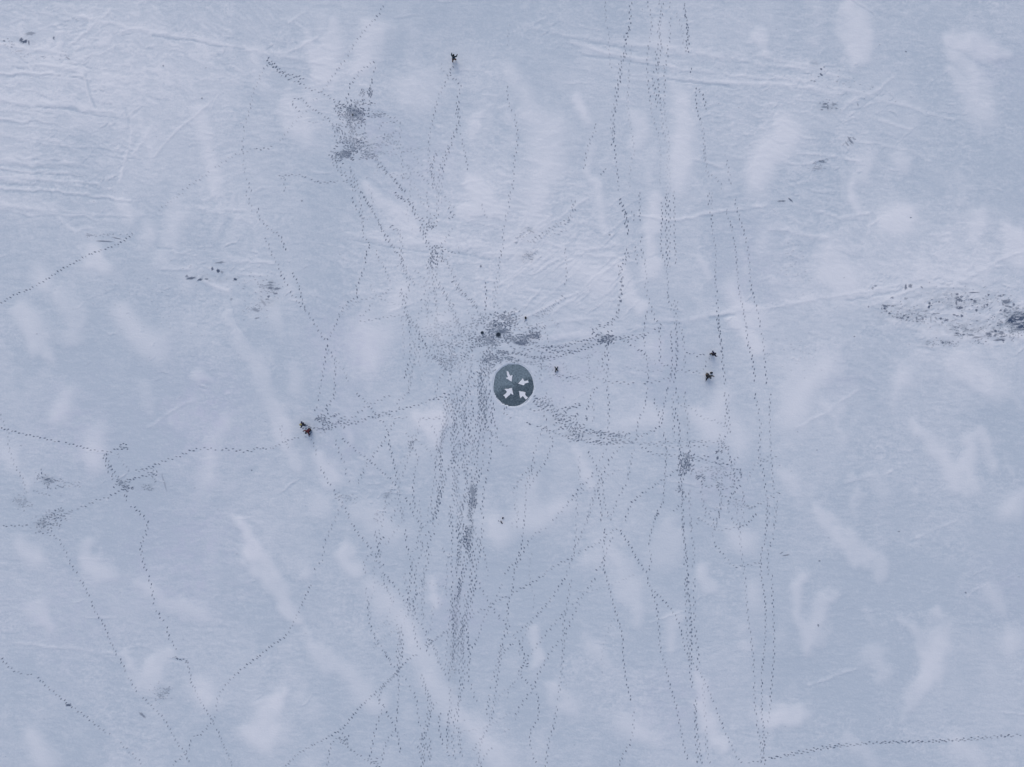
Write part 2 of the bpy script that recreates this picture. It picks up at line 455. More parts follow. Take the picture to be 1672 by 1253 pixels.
def snow_material():
    k = N('wind_packed_snow')
    v = k.mapping(); vs = k.mapping(math.radians(8), (.42, 1.25, 1))
    cov, wt, hu, dn, fr = k.attr('cover'), k.attr('wet'), k.attr('hue'), k.attr('dent'), k.attr('grain')
    fine = k.noise(v, 3.6, 4, .7); st = k.noise(vs, 1.5, 4, .65)
    amp = k.math('MULTIPLY_ADD', fr, 1.15, .12)
    g = k.math('MULTIPLY', k.math('ADD', k.math('MULTIPLY_ADD', fine, .9, -.45), k.math('MULTIPLY_ADD', st, .7, -.35)), amp)
    c = k.math('ADD', cov, g, clamp=True)
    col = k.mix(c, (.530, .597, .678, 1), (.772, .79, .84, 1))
    hn = k.noise(v, .9, 2, .5)
    col = k.mix(k.math('MULTIPLY', hu, k.math('MULTIPLY', hn, .75)), col, (.61, .615, .74, 1))
    # thin, wet, trodden snow
    wv = k.math('MULTIPLY', wt, k.math('MULTIPLY_ADD', fine, 2.2, -.35, clamp=True), clamp=True)
    churn = k.noise(v, 5.5, 3, .8)
    lt = k.math('MULTIPLY', k.math('MULTIPLY', wt, 1.6, clamp=True), k.math('MULTIPLY_ADD', churn, 7.0, -3.7, clamp=True))
    col = k.mix(k.math('MULTIPLY', wv, .85), col, (.16, .215, .28, 1))
    col = k.mix(k.math('MULTIPLY', lt, .7), col, (.76, .79, .84, 1))
    dk = k.math('MULTIPLY', dn, k.math('MULTIPLY_ADD', fine, .7, .65, clamp=True), clamp=True)
    col = k.mix(dk, col, (.055, .085, .15, 1))
    k.l(col, k.p.inputs['Base Color'])
    k.p.inputs['Roughness'].default_value = .75; k.p.inputs['Specular IOR Level'].default_value = .15
    b = k.n('ShaderNodeBump'); b.inputs['Strength'].default_value = .5; b.inputs['Distance'].default_value = .05
    k.l(k.math('ADD', fine, k.math('MULTIPLY', st, .8)), b.inputs['Height']); k.l(b.outputs[0], k.p.inputs['Normal'])
    return k.m
SNOW = snow_material()
def ice_material():
    k = N('cleared_lake_ice')
    tc = k.n('ShaderNodeTexCoord'); v = tc.outputs['Object']; sp = k.n('ShaderNodeSeparateXYZ'); k.l(v, sp.inputs[0])
    n1 = k.noise(v, .9, 4, .7); n2 = k.noise(v, 4.5, 4, .7); n3 = k.noise(v, .45, 2, .5)
    # swept snow dust lies on the upper part of the disc
    e = k.math('SUBTRACT', sp.outputs[1], k.math('MULTIPLY', sp.outputs[0], .42))
    e = k.math('ADD', e, k.math('MULTIPLY_ADD', n1, 3.0, -1.45))
    f = k.math('MULTIPLY_ADD', e, 1.3, .42, clamp=True)
    f = k.math('MULTIPLY', f, k.math('MULTIPLY_ADD', n2, 1.2, .32, clamp=True), clamp=True)
    dark = k.mix(k.math('MULTIPLY_ADD', n2, 2.2, -.6, clamp=True), (.022, .042, .062, 1), (.15, .20, .24, 1))
    light = k.mix(k.math('MULTIPLY_ADD', n2, 1.6, -.3, clamp=True), (.085, .13, .165, 1), (.27, .34, .39, 1))
    k.l(k.mix(f, dark, light), k.p.inputs['Base Color'])
    k.p.inputs['Roughness'].default_value = .5; k.p.inputs['Specular IOR Level'].default_value = .2
    b = k.n('ShaderNodeBump'); b.inputs['Strength'].default_value = .3; b.inputs['Distance'].default_value = .03
    k.l(n2, b.inputs['Height']); k.l(b.outputs[0], k.p.inputs['Normal'])
    return k.m
ICE = ice_material()
def cloth(name, c, rough=.85, var=.35, scale=9):
    k = N(name); v = k.mapping(); n = k.noise(v, scale, 3, .6)
    d = tuple(x*(1-var) for x in c)+(1,); e = tuple(min(1, x*(1+var)) for x in c)+(1,)
    k.l(k.mix(n, d, e), k.p.inputs['Base Color']); k.p.inputs['Roughness'].default_value = rough
    b = k.n('ShaderNodeBump'); b.inputs['Strength'].default_value = .3; b.inputs['Distance'].default_value = .01
    k.l(n, b.inputs['Height']); k.l(b.outputs[0], k.p.inputs['Normal'])
    return k.m

# ------------------------------------------------------------------ the snow sheet
nxp, nyp = len(ex), len(ey)
idx = np.arange(nxp*nyp).reshape(nxp, nyp)
quads = np.stack([idx[:-1, :-1], idx[1:, :-1], idx[1:, 1:], idx[:-1, 1:]], -1).reshape(-1, 4)
EG = pad(grain, nx_, ny_)*(1-far)+.6*far
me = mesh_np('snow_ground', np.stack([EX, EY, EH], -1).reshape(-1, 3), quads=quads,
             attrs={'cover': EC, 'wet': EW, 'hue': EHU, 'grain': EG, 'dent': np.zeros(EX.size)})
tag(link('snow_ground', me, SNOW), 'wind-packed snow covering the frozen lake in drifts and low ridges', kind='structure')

# ------------------------------------------------------------------ footprints and bare-ice marks, laid on the sheet
class Marks:
    def __init__(s, n): s.v = []; s.d = []; s.n = n
    def add(s, x, y, rx, ry, ang, dark, wob=0.12, soft=.5, deep=.006):
        n = s.n; c, q = math.cos(ang), math.sin(ang)
        rr = [1+R.uniform(-wob, wob) for _ in range(n)]
        for ring, (f, z, dv) in enumerate(((1.38, .004, 0), (soft, .014 if dark < .95 else .010, dark))):
            for k in range(n):
                t = 2*math.pi*k/n; u = rx*f*rr[k]*math.cos(t); w_ = ry*f*rr[k]*math.sin(t)
                s.v.append((x+u*c-w_*q, y-(u*q+w_*c), z)); s.d.append(dv)
        s.v.append((x, y, deep)); s.d.append(dark)
    def build(s, name):
        V = np.array(s.v); px, py = V[:, 0], V[:, 1]
        z = samp(hgt, px, py)+V[:, 2]
        co = np.stack([(px-836)*S, (626.5-py)*S, z], -1)
        n = s.n; m = len(V)//(2*n+1); base = (np.arange(m)*(2*n+1))[:, None, None]
        a = np.arange(n); b = (a+1) % n
        q = (base + np.stack([b, a, a+n, b+n], -1)[None]).reshape(-1, 4)[:, ::-1]
        t = (base + np.stack([b+n, a+n, np.full(n, 2*n)], -1)[None]).reshape(-1, 3)[:, ::-1]
        q = q[:, ::-1]; t = t[:, ::-1]
        me = mesh_np(name, co, quads=q, tris=t, attrs={'cover': samp(cover, px, py), 'wet': samp(wet, px, py), 'hue': samp(hue, px, py), 'grain': samp(grain, px, py), 'dent': np.array(s.d)})
        return link(name, me, SNOW)
fp = Marks(8)
GLOBAL = .93
cover_l = cover
def print_at(x, y, ang, s):
    if math.hypot(x-DX, y-DY) < 35.5: return
    k = GLOBAL*s*(.55+.75*R.random())
    k *= .65+.7*float(vnoise(np.array([x/30.]), np.array([y/30.]), 201)[0])
    # drifts have blown over the older prints
    k *= 1-.35*float(samp(drift, np.array([x]), np.array([y]))[0])
    fp.add(x, y, R.uniform(1.5, 2.3), R.uniform(.78, 1.05), ang+R.uniform(-.25, .25), min(.97, k))
def spline(pts):
    out = []
    P = [pts[0]]+list(pts)+[pts[-1]]
    for i in range(1, len(P)-2):
        p0, p1, p2, p3 = map(np.array, P[i-1:i+3])
        n = max(2, int(np.linalg.norm(p2-p1)/1.5))
        for k in range(n):
            t = k/n; out.append(.5*((2*p1)+(-p0+p2)*t+(2*p0-5*p1+4*p2-p3)*t*t+(-p0+3*p1-3*p2+p3)*t**3))
    out.append(np.array(pts[-1], float)); return out
def trail(pts, s, lanes=1):
    C = spline(pts)
    for L in range(lanes):
        off = (L-(lanes-1)/2)*R.uniform(3.0, 4.2); ph = R.random()*6; acc = R.uniform(0, 5); side = 1; step = R.uniform(5.2, 6.7)
        wa = R.uniform(.5, 1.6); sw = R.uniform(.7, 1.35); s2 = s*R.uniform(.85, 1.1)
        for a, b in zip(C[:-1], C[1:]):
            d = b-a; ln = float(np.hypot(*d))
            if ln < 1e-6: continue
            acc += ln
            if acc >= step:
                acc -= step*R.uniform(.92, 1.08); t = d/ln; nrm = np.array([-t[1], t[0]])
                side = -side
                o = off + math.sin(a[0]*.03+a[1]*.041+ph)*wa + side*sw
                p = a + nrm*o + t*R.uniform(-.5, .5)
                if R.random() < .965: print_at(p[0], p[1], math.atan2(t[1], t[0]), s2)
def area(x, y, rx, ry, n, s):
    k = 0; main = math.pi/2 if ry > rx*1.15 else (0 if rx > ry*1.15 else None)
    while k < n:
        a, b = R.gauss(0, .5), R.gauss(0, .5); px, py = x+a*rx, y+b*ry
        h = R.uniform(0, 2*math.pi) if main is None else main+R.gauss(0, .45); m = R.randint(2, 7); turn = R.gauss(0, .18); s2 = s*R.uniform(.6, 1.1); sd_ = 1
        for _ in range(m):
            print_at(px-math.sin(h)*sd_, py+math.cos(h)*sd_, h, s2); sd_ = -sd_
            px += math.cos(h)*R.uniform(3.2, 6.8); py += math.sin(h)*R.uniform(3.2, 6.8); h += turn; k += 1
            if abs(px-x) > rx*1.4 or abs(py-y) > ry*1.4: break
V_ = {}
for ci, ox in enumerate((0, 418, 836, 1252)):
    for ri, oy in enumerate((0, 313, 626, 938)): V_['ABCD'[ci]+str(ri)] = (ox, oy, 3.979)
V_.update(M1=(540,640,5.57), M2=(540,400,5.57), M3=(540,860,5.57), M4=(860,630,5.57), M5=(1000,640,5.57), M6=(520,120,5.57), K=(760,500,10.44), P=(0,0,1))
TR = """A0 .45 1670,540 1640,600 1615,720 1585,830 1580,940 1590,1100 1625,1253
A0 .35 1670,960 1600,985 1500,1020 1400,1090 1300,1160 1180,1240
A1 .3 1200,0 1150,30 1030,120
A1 .4 1595,0 1610,40 1650,140
B0 .75 830,30 790,105 720,180 650,270 600,350 530,450 480,520 440,580 400,605
B0 .6 5,550 30,480 70,420
B0 .9x2 70,380 100,400 150,450 200,480 280,505 310,520
B0 .8 80,420 130,440 180,490 290,540 340,580 400,600 450,620 500,655 540,680
B0 .7 230,640 260,700 290,720
B0 .6 230,645 300,640 345,690 420,740 470,780 500,820 540,840
B0 .5 390,640 360,665
B0 .7 770,400 735,430 680,465 650,510 610,560 595,620 580,680
B0 .7 770,440 760,500 745,560 740,600 745,640 740,720
B0 a 690 600 11.52 14.399999999999999 14 .7
B0 a 745 600 10.08 12.959999999999999 14 1.17
B0 a 640 745 50.4 44.64 170 1.3
B0 a 640 745 28.799999999999997 25.919999999999998 70 1.43
B0 a 600 850 43.199999999999996 50.4 70 0.98
B0 a 690 690 43.199999999999996 43.199999999999996 30 .7
B0 a 540 730 21.599999999999998 21.599999999999998 18 1.17
B0 a 620 930 50.4 43.199999999999996 80 1.04
B0 a 630 960 17.28 28.799999999999997 36 1.3
B0 a 550 1010 43.199999999999996 25.919999999999998 90 1.37
B0 a 570 1003 15.84 10.08 30 1.43
B0 a 790 745 24.48 10.08 22 .6
B0 a 760 950 79.2 50.4 60 .45
B0 a 700 1000 50.4 36.0 50 .6
B0 .45 760,740 850,750 920,780 940,830 930,900 935,960 945,1040 950,1100 960,1160
B0 .4 800,850 820,800 900,790
B0 .5 830,870 850,960
B0 .8x2 500,800 520,850 530,930
B0 .8x2 640,960 720,970 760,1010 820,1080 880,1150 920,1200 960,1253
B0 1.0 790,1060 830,1100 860,1130 890,1155
B0 .8x2 500,1050 560,1130 620,1190 660,1240
B0 .7 600,1080 630,1140 660,1200 690,1253
B0 .6 190,1253 185,1150 160,1165
B0 .5 150,1145 270,1140 330,1165 420,1190 520,1180 600,1180
B0 .9 0,970 70,965 120,950
B0 .35 145,930 190,870 240,800 300,740 340,700
B0 .4 340,795 400,800 460,780
B0 .65 1280,420 1255,470 1230,540 1190,620 1170,700 1150,800 1130,870 1125,960 1120,1050 1140,1110
B0 .6 1260,490 1300,520 1330,560 1310,640
B0 .9x2 1310,650 1310,700 1320,800 1300,850 1270,930
B0 .7x2 1270,930 1240,1000 1210,1080 1200,1150 1190,1250
B0 .6 1320,860 1340,930 1360,1010 1380,1110
B0 .8x2 1175,990 1150,1060 1140,1110 1160,1180 1150,1253
B0 .3 1200,400 1220,460 1255,480
B0 .3 1650,150 1640,300
B0 .65 1635,560 1635,640 1645,700 1660,740
B0 .5 960,1130 1010,1130
C0 .7 15,740 30,860 30,940 15,1040 10,1180 5,1250
B1 .55 1650,0 1640,100 1610,200 1600,270 1605,350 1585,440 1580,560
B1 .35 1580,560 1560,640 1560,740 1600,760
C0 .3 600,0 605,120 630,220 640,380 650,450
C0 .9 775,0 765,60 770,130 760,210 745,260 735,330 730,400
C0 .8x2 730,340 700,430 700,500 680,580 680,650 660,750 655,840 655,890
C0 .7 655,890 670,950 680,1050 690,1150 690,1253
C0 .9 655,800 660,870 650,930 670,955
C0 1.0 760,170 765,200 735,230 750,270
C0 .4 770,290 765,380 760,560 755,700 770,850 790,990
C0 .3 790,990 765,1100 760,1240
C0 .6 880,0 900,80 905,150 890,250 880,330 880,430 890,560 900,640 905,720
C0 .3 905,720 950,900 965,1100 965,1200
C0 .7 950,0 970,80 950,190 965,260 940,340 945,420 920,500 925,590 935,640 940,700
C0 .7 985,20 970,100 960,230 970,300 950,400 950,520 955,600 970,680 975,760
C0 .35 975,760 985,850 1010,1000 1000,1100 1010,1253
C0 .65 1020,0 1035,70 1030,200 1030,250 1010,310 1005,380 985,460 990,570 990,640 995,720
C0 .3 995,720 1020,900 1015,1050 1030,1253
C0 .5 1065,70 1100,170 1110,260 1115,300
C0 1.15x1 1115,10 1125,100 1135,150 1145,210 1150,280 1145,350
C0 1.1 1112,20 1122,90 1132,160 1140,230 1135,290 1130,350
C0 1.1 1165,440 1175,500
C0 1.0 1190,570 1190,640 1200,720 1220,780
C0 .4 1220,780 1240,900 1250,1000 1265,1100 1290,1150
C0 .8 1200,575 1230,610 1255,660 1260,720
C0 .65 540,790 545,850 520,890 495,960 475,1030 465,1100
C0 .4 1250,950 1270,1100 1310,1150 1350,1200 1360,1253
C0 .5 1390,1040 1410,1120 1420,1200
C0 .8 575,1140 600,1100 620,1115
A1 .9 0,730 80,675 170,640 230,610 320,555 400,500 460,470 560,415 640,385 740,350 800,320 870,265
B1 .8 5,110 15,160 50,200 90,240 150,275 170,310 185,370 195,400
B1 .8 50,300 70,330 100,410 130,460 150,500 160,530 200,600 230,660 260,690 280,730 320,770 350,820 390,880 430,940 455,980
B1 .75 220,520 260,580 285,640 300,700 330,780
B1 .85 455,970 490,910 530,830 545,790 600,720 655,685 655,620 680,570 710,480 720,400 745,340
B1 .8 455,980 455,1040 445,1100 430,1200 430,1253
B1 .7 460,1000 500,1080 510,1150 500,1253
B1 .5 510,1080 560,1140 590,1190 600,1253
B1 .8 620,30 650,110 680,170 690,240 700,300 750,340
B1 .6 670,0 675,60 690,130 710,210
B1 .6 700,30 760,120 800,200 830,270 870,320 900,390 940,420 960,480 1000,550 1040,610
B1 .7 680,0 730,90 790,180 820,250 850,310 890,360
B1 .6 780,380 800,440 830,480 850,530 870,590
B1 .6x2 870,230 920,250 940,300 945,380 950,450 980,520
B1 .8x2 930,640 950,700 970,780 990,840 1040,870 1070,930
B1 .7 1070,930 1100,1000 1150,1070 1200,1110 1230,1140
B1 .7 980,560 1000,620 980,680 965,730
B1 .7 980,800 995,900 1005,1000 1005,1100 980,1170 970,1250
B1 .4 1000,830 1060,930 1060,1060 1065,1150
B1 .9x2 900,10 950,40 1010,80 1030,150 1070,190 1110,210 1130,250
B1 .6 1110,0 1115,80 1130,180
B1 .8 1180,0 1185,100 1180,190 1140,230 1100,260
B1 .85x2 1060,210 1090,290 1110,340 1130,370 1150,400 1170,440 1150,480
B1 a 1110 220 30 30 18 .9
B1 a 1155 410 34 44 34 .95
B1 1 1240,190 1280,160 1310,140
B1 .8 1250,100 1290,160
B1 .4x2 1160,490 1160,640 1170,740 1175,800 1170,900 1190,1000 1200,1100 1230,1150
B1 .6 1180,370 1240,380 1280,400
B1 .5x2 1200,420 1260,490 1290,560 1320,640 1370,680 1420,740 1450,780 1460,830
B1 .5 1060,700 1110,760 1150,810 1160,850
B1 .6 1290,720 1240,780 1220,800 1175,810
B1 .6 1150,860 1300,840 1350,880 1380,930 1440,960
B1 .6 1180,990 1300,980 1390,960 1430,990
B1 .5 1260,1040 1310,1000
B1 .6x2 1100,1060 1170,1090 1200,1130 1240,1160
B1 a 1190 1110 50 40 40 .7
B1 .6 1470,90 1490,150 1500,180
K a 400 570 96 64 70 1.3
K a 500 370 144 48 70 1.23
K a 600 220 160 72 80 1.04
K a 720 190 72 48 30 1.04
K a 700 560 72 48 36 1.04
K a 1000 560 128 48 60 1.17
K a 640 420 56 24 24 1.43
K a 1150 490 64 24 34 1.43
K a 930 625 64 20 34 1.43
K a 1100 400 128 40 30 0.91
K a 600 790 72 18 24 1.3
K a 420 890 96 40 50 1.23
K a 700 880 96 40 34 1.17
K a 250 620 128 72 50 0.91
K a 430 1010 48 48 24 1.04
K a 1300 200 160 96 24 0.52
K .9 760,700 830,720 920,700 1000,735 1130,730 1240,740
K .9 800,780 900,815 980,830 1060,850 1140,860 1210,900
K .8 1300,670 1400,680 1500,680 1580,680 1670,690
K .8 1060,870 1140,880 1240,860 1330,860 1400,840
C1 1.0 130,990 210,1010 300,1005 370,1000 430,975 500,960 560,930
C1 1.1 0,1050 60,1050 110,1070 180,1080 240,1080 310,1070 360,1060 430,1040 500,1020 560,990 600,970
C1 .9 0,1030 100,1050 210,1045 300,1045 400,1050 450,1035
C1 .8 150,1010 250,1030 350,1040 450,1010 540,960
C1 a 590 955 34 26 46 1.1
C1 .9 620,970 700,950 800,940 870,930 930,900 990,850
C1 .7 650,945 720,950 800,960 860,920
C1 .9 640,960 720,970 770,1000 820,1030 870,1060
C1 .9x2 560,930 520,920 560,880 610,870 650,850 690,790 700,700 710,600 700,500 720,470 745,420 750,370
C1 1x2 695,50 720,110 740,160 745,210 745,280
C1 1 735,130 742,180 745,230
C1 .8 620,980 620,1080 615,1180 610,1253
C1 .7 600,970 610,1030 590,1100 600,1160
C1 .7 825,0 825,100 825,190
C1 .9 840,290 845,360 850,440
C1 .8 795,350 810,400 810,470
C1 .6 770,100 790,190
C1 .6 860,440 870,520 885,600
C1 .7 860,580 880,650 900,720 930,830 950,860
C1 .8 960,870 960,1000 960,1120
C1 .6 965,40 970,200 970,320 980,400 1005,500 1010,600 1005,700
C1 .7x2 1000,0 1010,100 1010,180 1015,280 1015,400 1020,500
C1 .7 1005,680 1035,740 1040,790
C1 .9 1065,850 1065,900 1070,1050 1065,1150 1060,1253
C1 .6 1045,700 1060,850 1075,980 1070,1100
C1 .6 1045,0 1055,120 1060,250 1060,320 1065,480
C1 .7 1075,720 1080,830 1110,920 1115,1050 1120,1160
C1 .8 1030,900 1035,1000 1040,1130 1030,1253
C1 .9 1275,0 1275,100 1290,160 1300,250
C1 .6 1300,250 1320,400 1320,520 1330,640
C1 1.1 1330,640 1335,740 1335,830 1345,900 1360,1000 1370,1080
C1 1.0 1340,830 1352,920 1366,1010 1376,1060
C1 .8 1370,1080 1380,1150 1385,1253
C1 .5 1300,0 1300,120
C1 .75 1390,110 1410,180 1430,240 1450,380 1465,540 1480,660 1500,750 1520,880
C1 1.0 1520,880 1530,980 1560,1080 1580,1200 1580,1253
C1 .7 1450,50 1470,130 1500,250 1530,400 1550,560 1570,680
C1 .9 1570,680 1590,770 1610,880 1630,970 1650,1120 1660,1253
C1 .7x2 100,330 160,300 220,260 300,210 370,190
C1 .5x2 370,190 400,120 400,60
C1 .4 210,280 300,270 350,240
C1 .7 345,370 350,480 350,550 340,610
C1 .9 1120,1050 1170,1050 1210,1070 1260,1050
C1 .85 280,1190 350,1205 430,1215 500,1215 580,1220 610,1240 700,1240 800,1245 900,1235 980,1220 1040,1190
C1 .7 960,1120 1030,1140 1100,1160 1180,1165 1240,1170
C1 .8 870,780 860,900 870,1000 880,1080 885,1180 875,1253
C1 .7 190,1040 200,1100 185,1180 190,1253
C1 .5x2 160,830 210,790 280,730 340,680
C1 .5 0,760 60,800 110,880 160,880
C1 .5 200,880 230,960 220,1020
C1 a 400 1180 160 60 40 .35
C1 .5 490,1050 505,1150 510,1240
C1 .6 1250,1170 1270,1110 1290,1080
A2 .9 0,290 60,305 160,335 260,355 350,375 430,385 520,405 600,430 690,445
A2 .5 0,200 20,250 55,310 60,420 100,540 150,630 170,720
A2 1 690,445 720,440 780,415 815,412
A2 1.05x2 680,450 690,490 720,570 740,610 790,660
A2 .9 700,460 710,520 750,590 790,650
A2 a 795 655 34 28 40 1.0
A2 .9 870,575 920,570 1000,540 1080,505 1160,480 1230,445 1310,425 1400,425 1500,425 1600,440 1670,425
A2 .8 900,570 950,565 990,550
A2 1 840,635 900,615 960,605 990,605
A2 a 990 605 18 18 12 1.1
A2 .7 760,700 700,740 630,755 560,790 480,815
A2 .9 805,700 840,780 890,820 940,880 955,915 940,980 910,1050 915,1110 930,1170 955,1240
A3 .9 960,10 985,100 1000,190 1030,260 1080,340 1100,420 1130,460 1140,510
A3 1 1110,520 1140,545 1170,550 1215,560
A3 1 1120,525 1150,548 1190,565 1218,572
A3 .8 1215,560 1225,600 1240,700
A3 .75 1240,700 1270,740 1290,800 1330,880 1400,1000 1440,1080 1480,1160 1515,1250
A2 .4 750,450 800,520 850,570
A2 a 310 620 50 34 34 .9
A2 a 340 680 90 50 20 .5
A2 a 130 770 40 34 22 .6
A2 a 285 880 54 36 46 .85
A2 a 270 940 34 24 20 .9
A2 a 380 850 44 34 24 .7
A2 a 790 415 20 10 10 1.0
A2 .85 0,925 80,920 200,920
A2 .65 300,980 370,1010 410,1060 440,1120 470,1190 500,1240
A3 .75 500,10 550,80 590,160 620,240 650,290 680,350 710,430 770,540
A3 .95 770,540 830,670 900,770
A3 .7 900,770 960,840 1000,880 1060,940 1110,1020 1160,1110 1200,1160 1230,1240
A3 .7 0,540 50,590 110,630 190,645 250,670 310,730 380,790 430,830 500,880 560,920 620,970 680,1020 720,1045
A3 .55 780,1090 850,1160 900,1210 930,1253
A3 .75 1670,540 1600,590 1540,640 1490,690 1440,750 1410,810 1400,900 1370,960 1300,1045 1240,1055 1230,1130 1180,1190 1110,1250
B3 .8 0,540 60,490 110,450 180,405 230,330 270,250 310,170 350,90 370,50
B2 .7 370,1230 430,1150 450,1050 480,970 520,880 550,800 600,740
B2 .8 0,420 100,425 170,390 260,360 330,350
B2 .8 340,330 370,400 400,480
B2 .85 420,540 450,600 490,680 540,760 600,860 650,950 720,1040 760,1100 830,1200
M3 .7 400,270 450,360 510,450 600,560 660,660 720,770
B2 .7 420,0 400,100 380,180
B2 .7 510,0 500,90 440,170 390,230
B2 a 410 240 60 34 56 .95
B2 a 360 290 40 24 16 .8
B2 .7 400,330 440,320 470,290
M1 .8 100,270 200,240 280,170 360,120 470,70 560,20
M1 .85x2 60,270 120,290 200,290 300,260 380,235 460,210 550,190
M1 .9 540,190 650,160 720,140 800,120 900,80 980,50 1040,20
M1 .7 640,60 615,100 620,150
M1 1 400,235 450,260 490,300 500,350 530,400
M1 .75 220,10 280,60 340,130 400,200 440,230
M1 .95 580,270 550,340 510,420 440,520 370,610 310,700 270,790 230,850
M1 .9 530,430 545,540 560,620 580,700 595,800 590,850
M1 .95 90,420 190,490 260,550 350,620 430,700 500,770 550,810 590,870
M1 .85 660,960 710,1020 750,1110 810,1180 850,1230
M1 .85 30,430 70,540 110,630 130,700 160,780 190,820
M1 .8 780,420 740,480 770,550 795,610 770,700 760,800 755,900 760,1000 790,1100
M1 .5 810,220 790,350 760,440
M1 .7 750,490 710,600 680,700 650,790
M1 1 830,245 900,245 970,235 1050,240
M1 .4 490,200 580,245 700,240
M1 .5 600,880 620,1000 580,1100 530,1200
M1 .8 640,1040 650,1120 670,1200
M1 .7 900,280 945,360 960,450 990,560
M1 a 735 470 20 26 10 1.0
M1 a 30 300 60 50 14 .6
M1 a 100 950 70 60 24 .6
M1 .8x2 1030,260 1020,400 1000,560 1000,700 990,850 980,1000 940,1180
M1 .7x2 1050,60 1040,200 1030,330 1010,450 980,560
M1 .7x2 1100,60 1110,200 1130,350 1140,500 1110,640 1050,750 1020,880 960,1060 910,1200
M1 .75x2 1130,60 1150,200 1100,400 1120,600 1130,760 1120,960 1090,1100 1090,1250
M1 .8 1180,80 1180,200 1210,300 1200,420 1150,560 1170,700 1150,850 1110,960
M1 .8 1200,60 1230,250 1260,400 1200,520 1200,640 1230,740 1240,850 1210,1000 1180,1150 1200,1250
M1 .8 1280,60 1300,200 1260,330 1260,480 1250,620 1220,740 1240,840
M1 .9 1350,40 1400,180 1360,300 1340,450 1330,560 1330,720 1290,860 1270,980 1290,1100 1250,1250
M1 1 1400,30 1380,200 1350,400 1320,600 1310,700 1340,740 1310,880 1230,960 1200,1100 1210,1250
M1 .85 1440,50 1400,200 1400,330 1390,500 1390,600 1370,700 1330,840 1300,960
M1 .9 1490,140 1470,250 1450,400 1450,550 1430,760 1400,850 1390,1000 1370,1100 1400,1160 1360,1250
M1 .8 1380,0 1420,120 1390,240
M1 .7 1300,420 1280,600 1270,760 1300,860 1290,1000 1260,1150
M1 .6 1230,80 1220,300 1220,500 1200,700
M1 .6 940,760 920,900 910,1000 930,1150
M1 1.1 1340,700 1350,740
M1 a 1285 930 23.799999999999997 90 42 1.0
M1 a 1230 1080 42.0 130 36 .85
M3 1.2 1240,0 1240,100 1230,200 1210,300 1200,400 1170,520 1140,620 1110,720 1110,900 1120,1050 1110,1253
M3 1.1 1245,0 1235,80 1225,180
M3 .8 1110,0 1110,200 1100,330 1100,500 1090,700 1080,900 1060,1100 1050,1253
M3 .9 1150,0 1160,200 1140,400 1180,550 1150,700 1130,800 1120,1000 1110,1200
M3 .85 1290,0 1280,150 1300,300 1270,420 1260,550 1230,700 1230,850 1200,950 1200,1100 1210,1253
M3 .9 1390,20 1360,150 1360,250 1320,400 1320,480 1300,600 1240,740 1240,900 1250,1050 1270,1253
M3 .8 1190,100 1170,300 1190,420 1170,600 1180,800 1200,900 1150,1100 1160,1253
M3 .8 1330,80 1320,250 1280,400 1290,560 1280,700 1260,820 1160,1000 1150,1150
M3 .8 1270,30 1260,180 1250,300 1220,430 1180,560 1150,660 1140,760
M3 .7 1000,190 1060,260 1110,300
M3 .8 1280,480 1340,500 1380,590 1420,650 1450,720 1500,790 1550,850 1610,890
M3 .7 1660,340 1590,430 1550,530 1500,650 1450,730 1380,850 1340,1000 1280,1120
M3 .7 1660,400 1640,600 1610,700 1610,850 1590,950 1560,1080 1530,1200
M3 .6 1450,730 1530,670 1620,630
M3 .6 1260,860 1340,780 1450,740
M3 .7 1060,940 1000,990 930,1040 870,1090
M3 .85 670,30 690,120 710,220 740,330 730,430 720,540 700,640 700,720
M3 .85 950,40 880,170 880,300 850,420 800,600 770,640 740,760
M3 .8 900,20 840,140 820,260 780,380 770,500 780,620 720,720
M3 .5 820,10 790,150 780,210 720,230
M3 .7 740,760 750,860 770,960 790,1060 820,1120
M3 .8 760,830 850,930 880,1020 880,1100 900,1200
M3 .7 880,1020 940,1100 980,1190 990,1253
M3 .7 850,500 820,600 830,750 850,870
M3 .8 380,240 310,310 300,390 305,440
M3 .8 310,560 340,680 350,800 370,920 420,1040 480,1140 540,1230
M3 .85 400,40 430,160 440,300
M3 .75 490,70 440,150 430,230
M3 .5 480,400 470,470 510,580 560,690
M3 .95 600,880 630,960 640,1040 650,1100 640,1200
M3 .8 630,1030 610,1120 590,1200
M3 a 720 740 30 40 12 .7
M3 a 1240 60 20 90 24 1.1
B3 .6 860,550 900,610 940,640 1000,740 1040,800 1055,900 1070,1000 1080,1070
B3 .6 820,490 860,550
B3 .85x2 930,340 945,440 930,560 920,640 870,680 810,750 800,820 830,850
B3 .8 1050,520 1000,550 950,600 880,680 780,770 690,850 620,930 560,1000 460,1060 370,1110 270,1170 190,1250
B3 .8 930,660 930,780 920,900 910,970
B3 .85 840,890 910,990 930,1080 940,1160
B3 .75 830,850 790,950 760,1050 740,1200
B3 .6 920,1000 860,1080 830,1170 820,1230
B3 .8x2 1070,640 1090,720 1130,820 1130,900 1110,1000 1090,1080 1080,1253
B3 .5 1170,830 1130,900
B3 .6 540,1065 500,1090 480,1150 465,1240
B3 .75 580,1060 590,1120 640,1160 700,1200 760,1240
B3 a 585 1080 24 24 12 .9
B3 a 730 1210 36 24 12 .8
B3 a 1080 1080 50 60 20 .7
B3 .75 1130,440 1160,480 1180,560 1220,620 1250,670
B3 .5 1250,360 1180,410 1130,440 1080,480
B3 .7 1240,560 1260,680 1270,900 1250,960 1240,1130
B3 1.0 1260,880 1250,960 1240,1040 1240,1130
B3 .9 1290,500 1270,600 1330,650 1310,900 1320,1000 1340,1180
B3 .8 1370,400 1390,500 1380,650 1400,730 1430,830
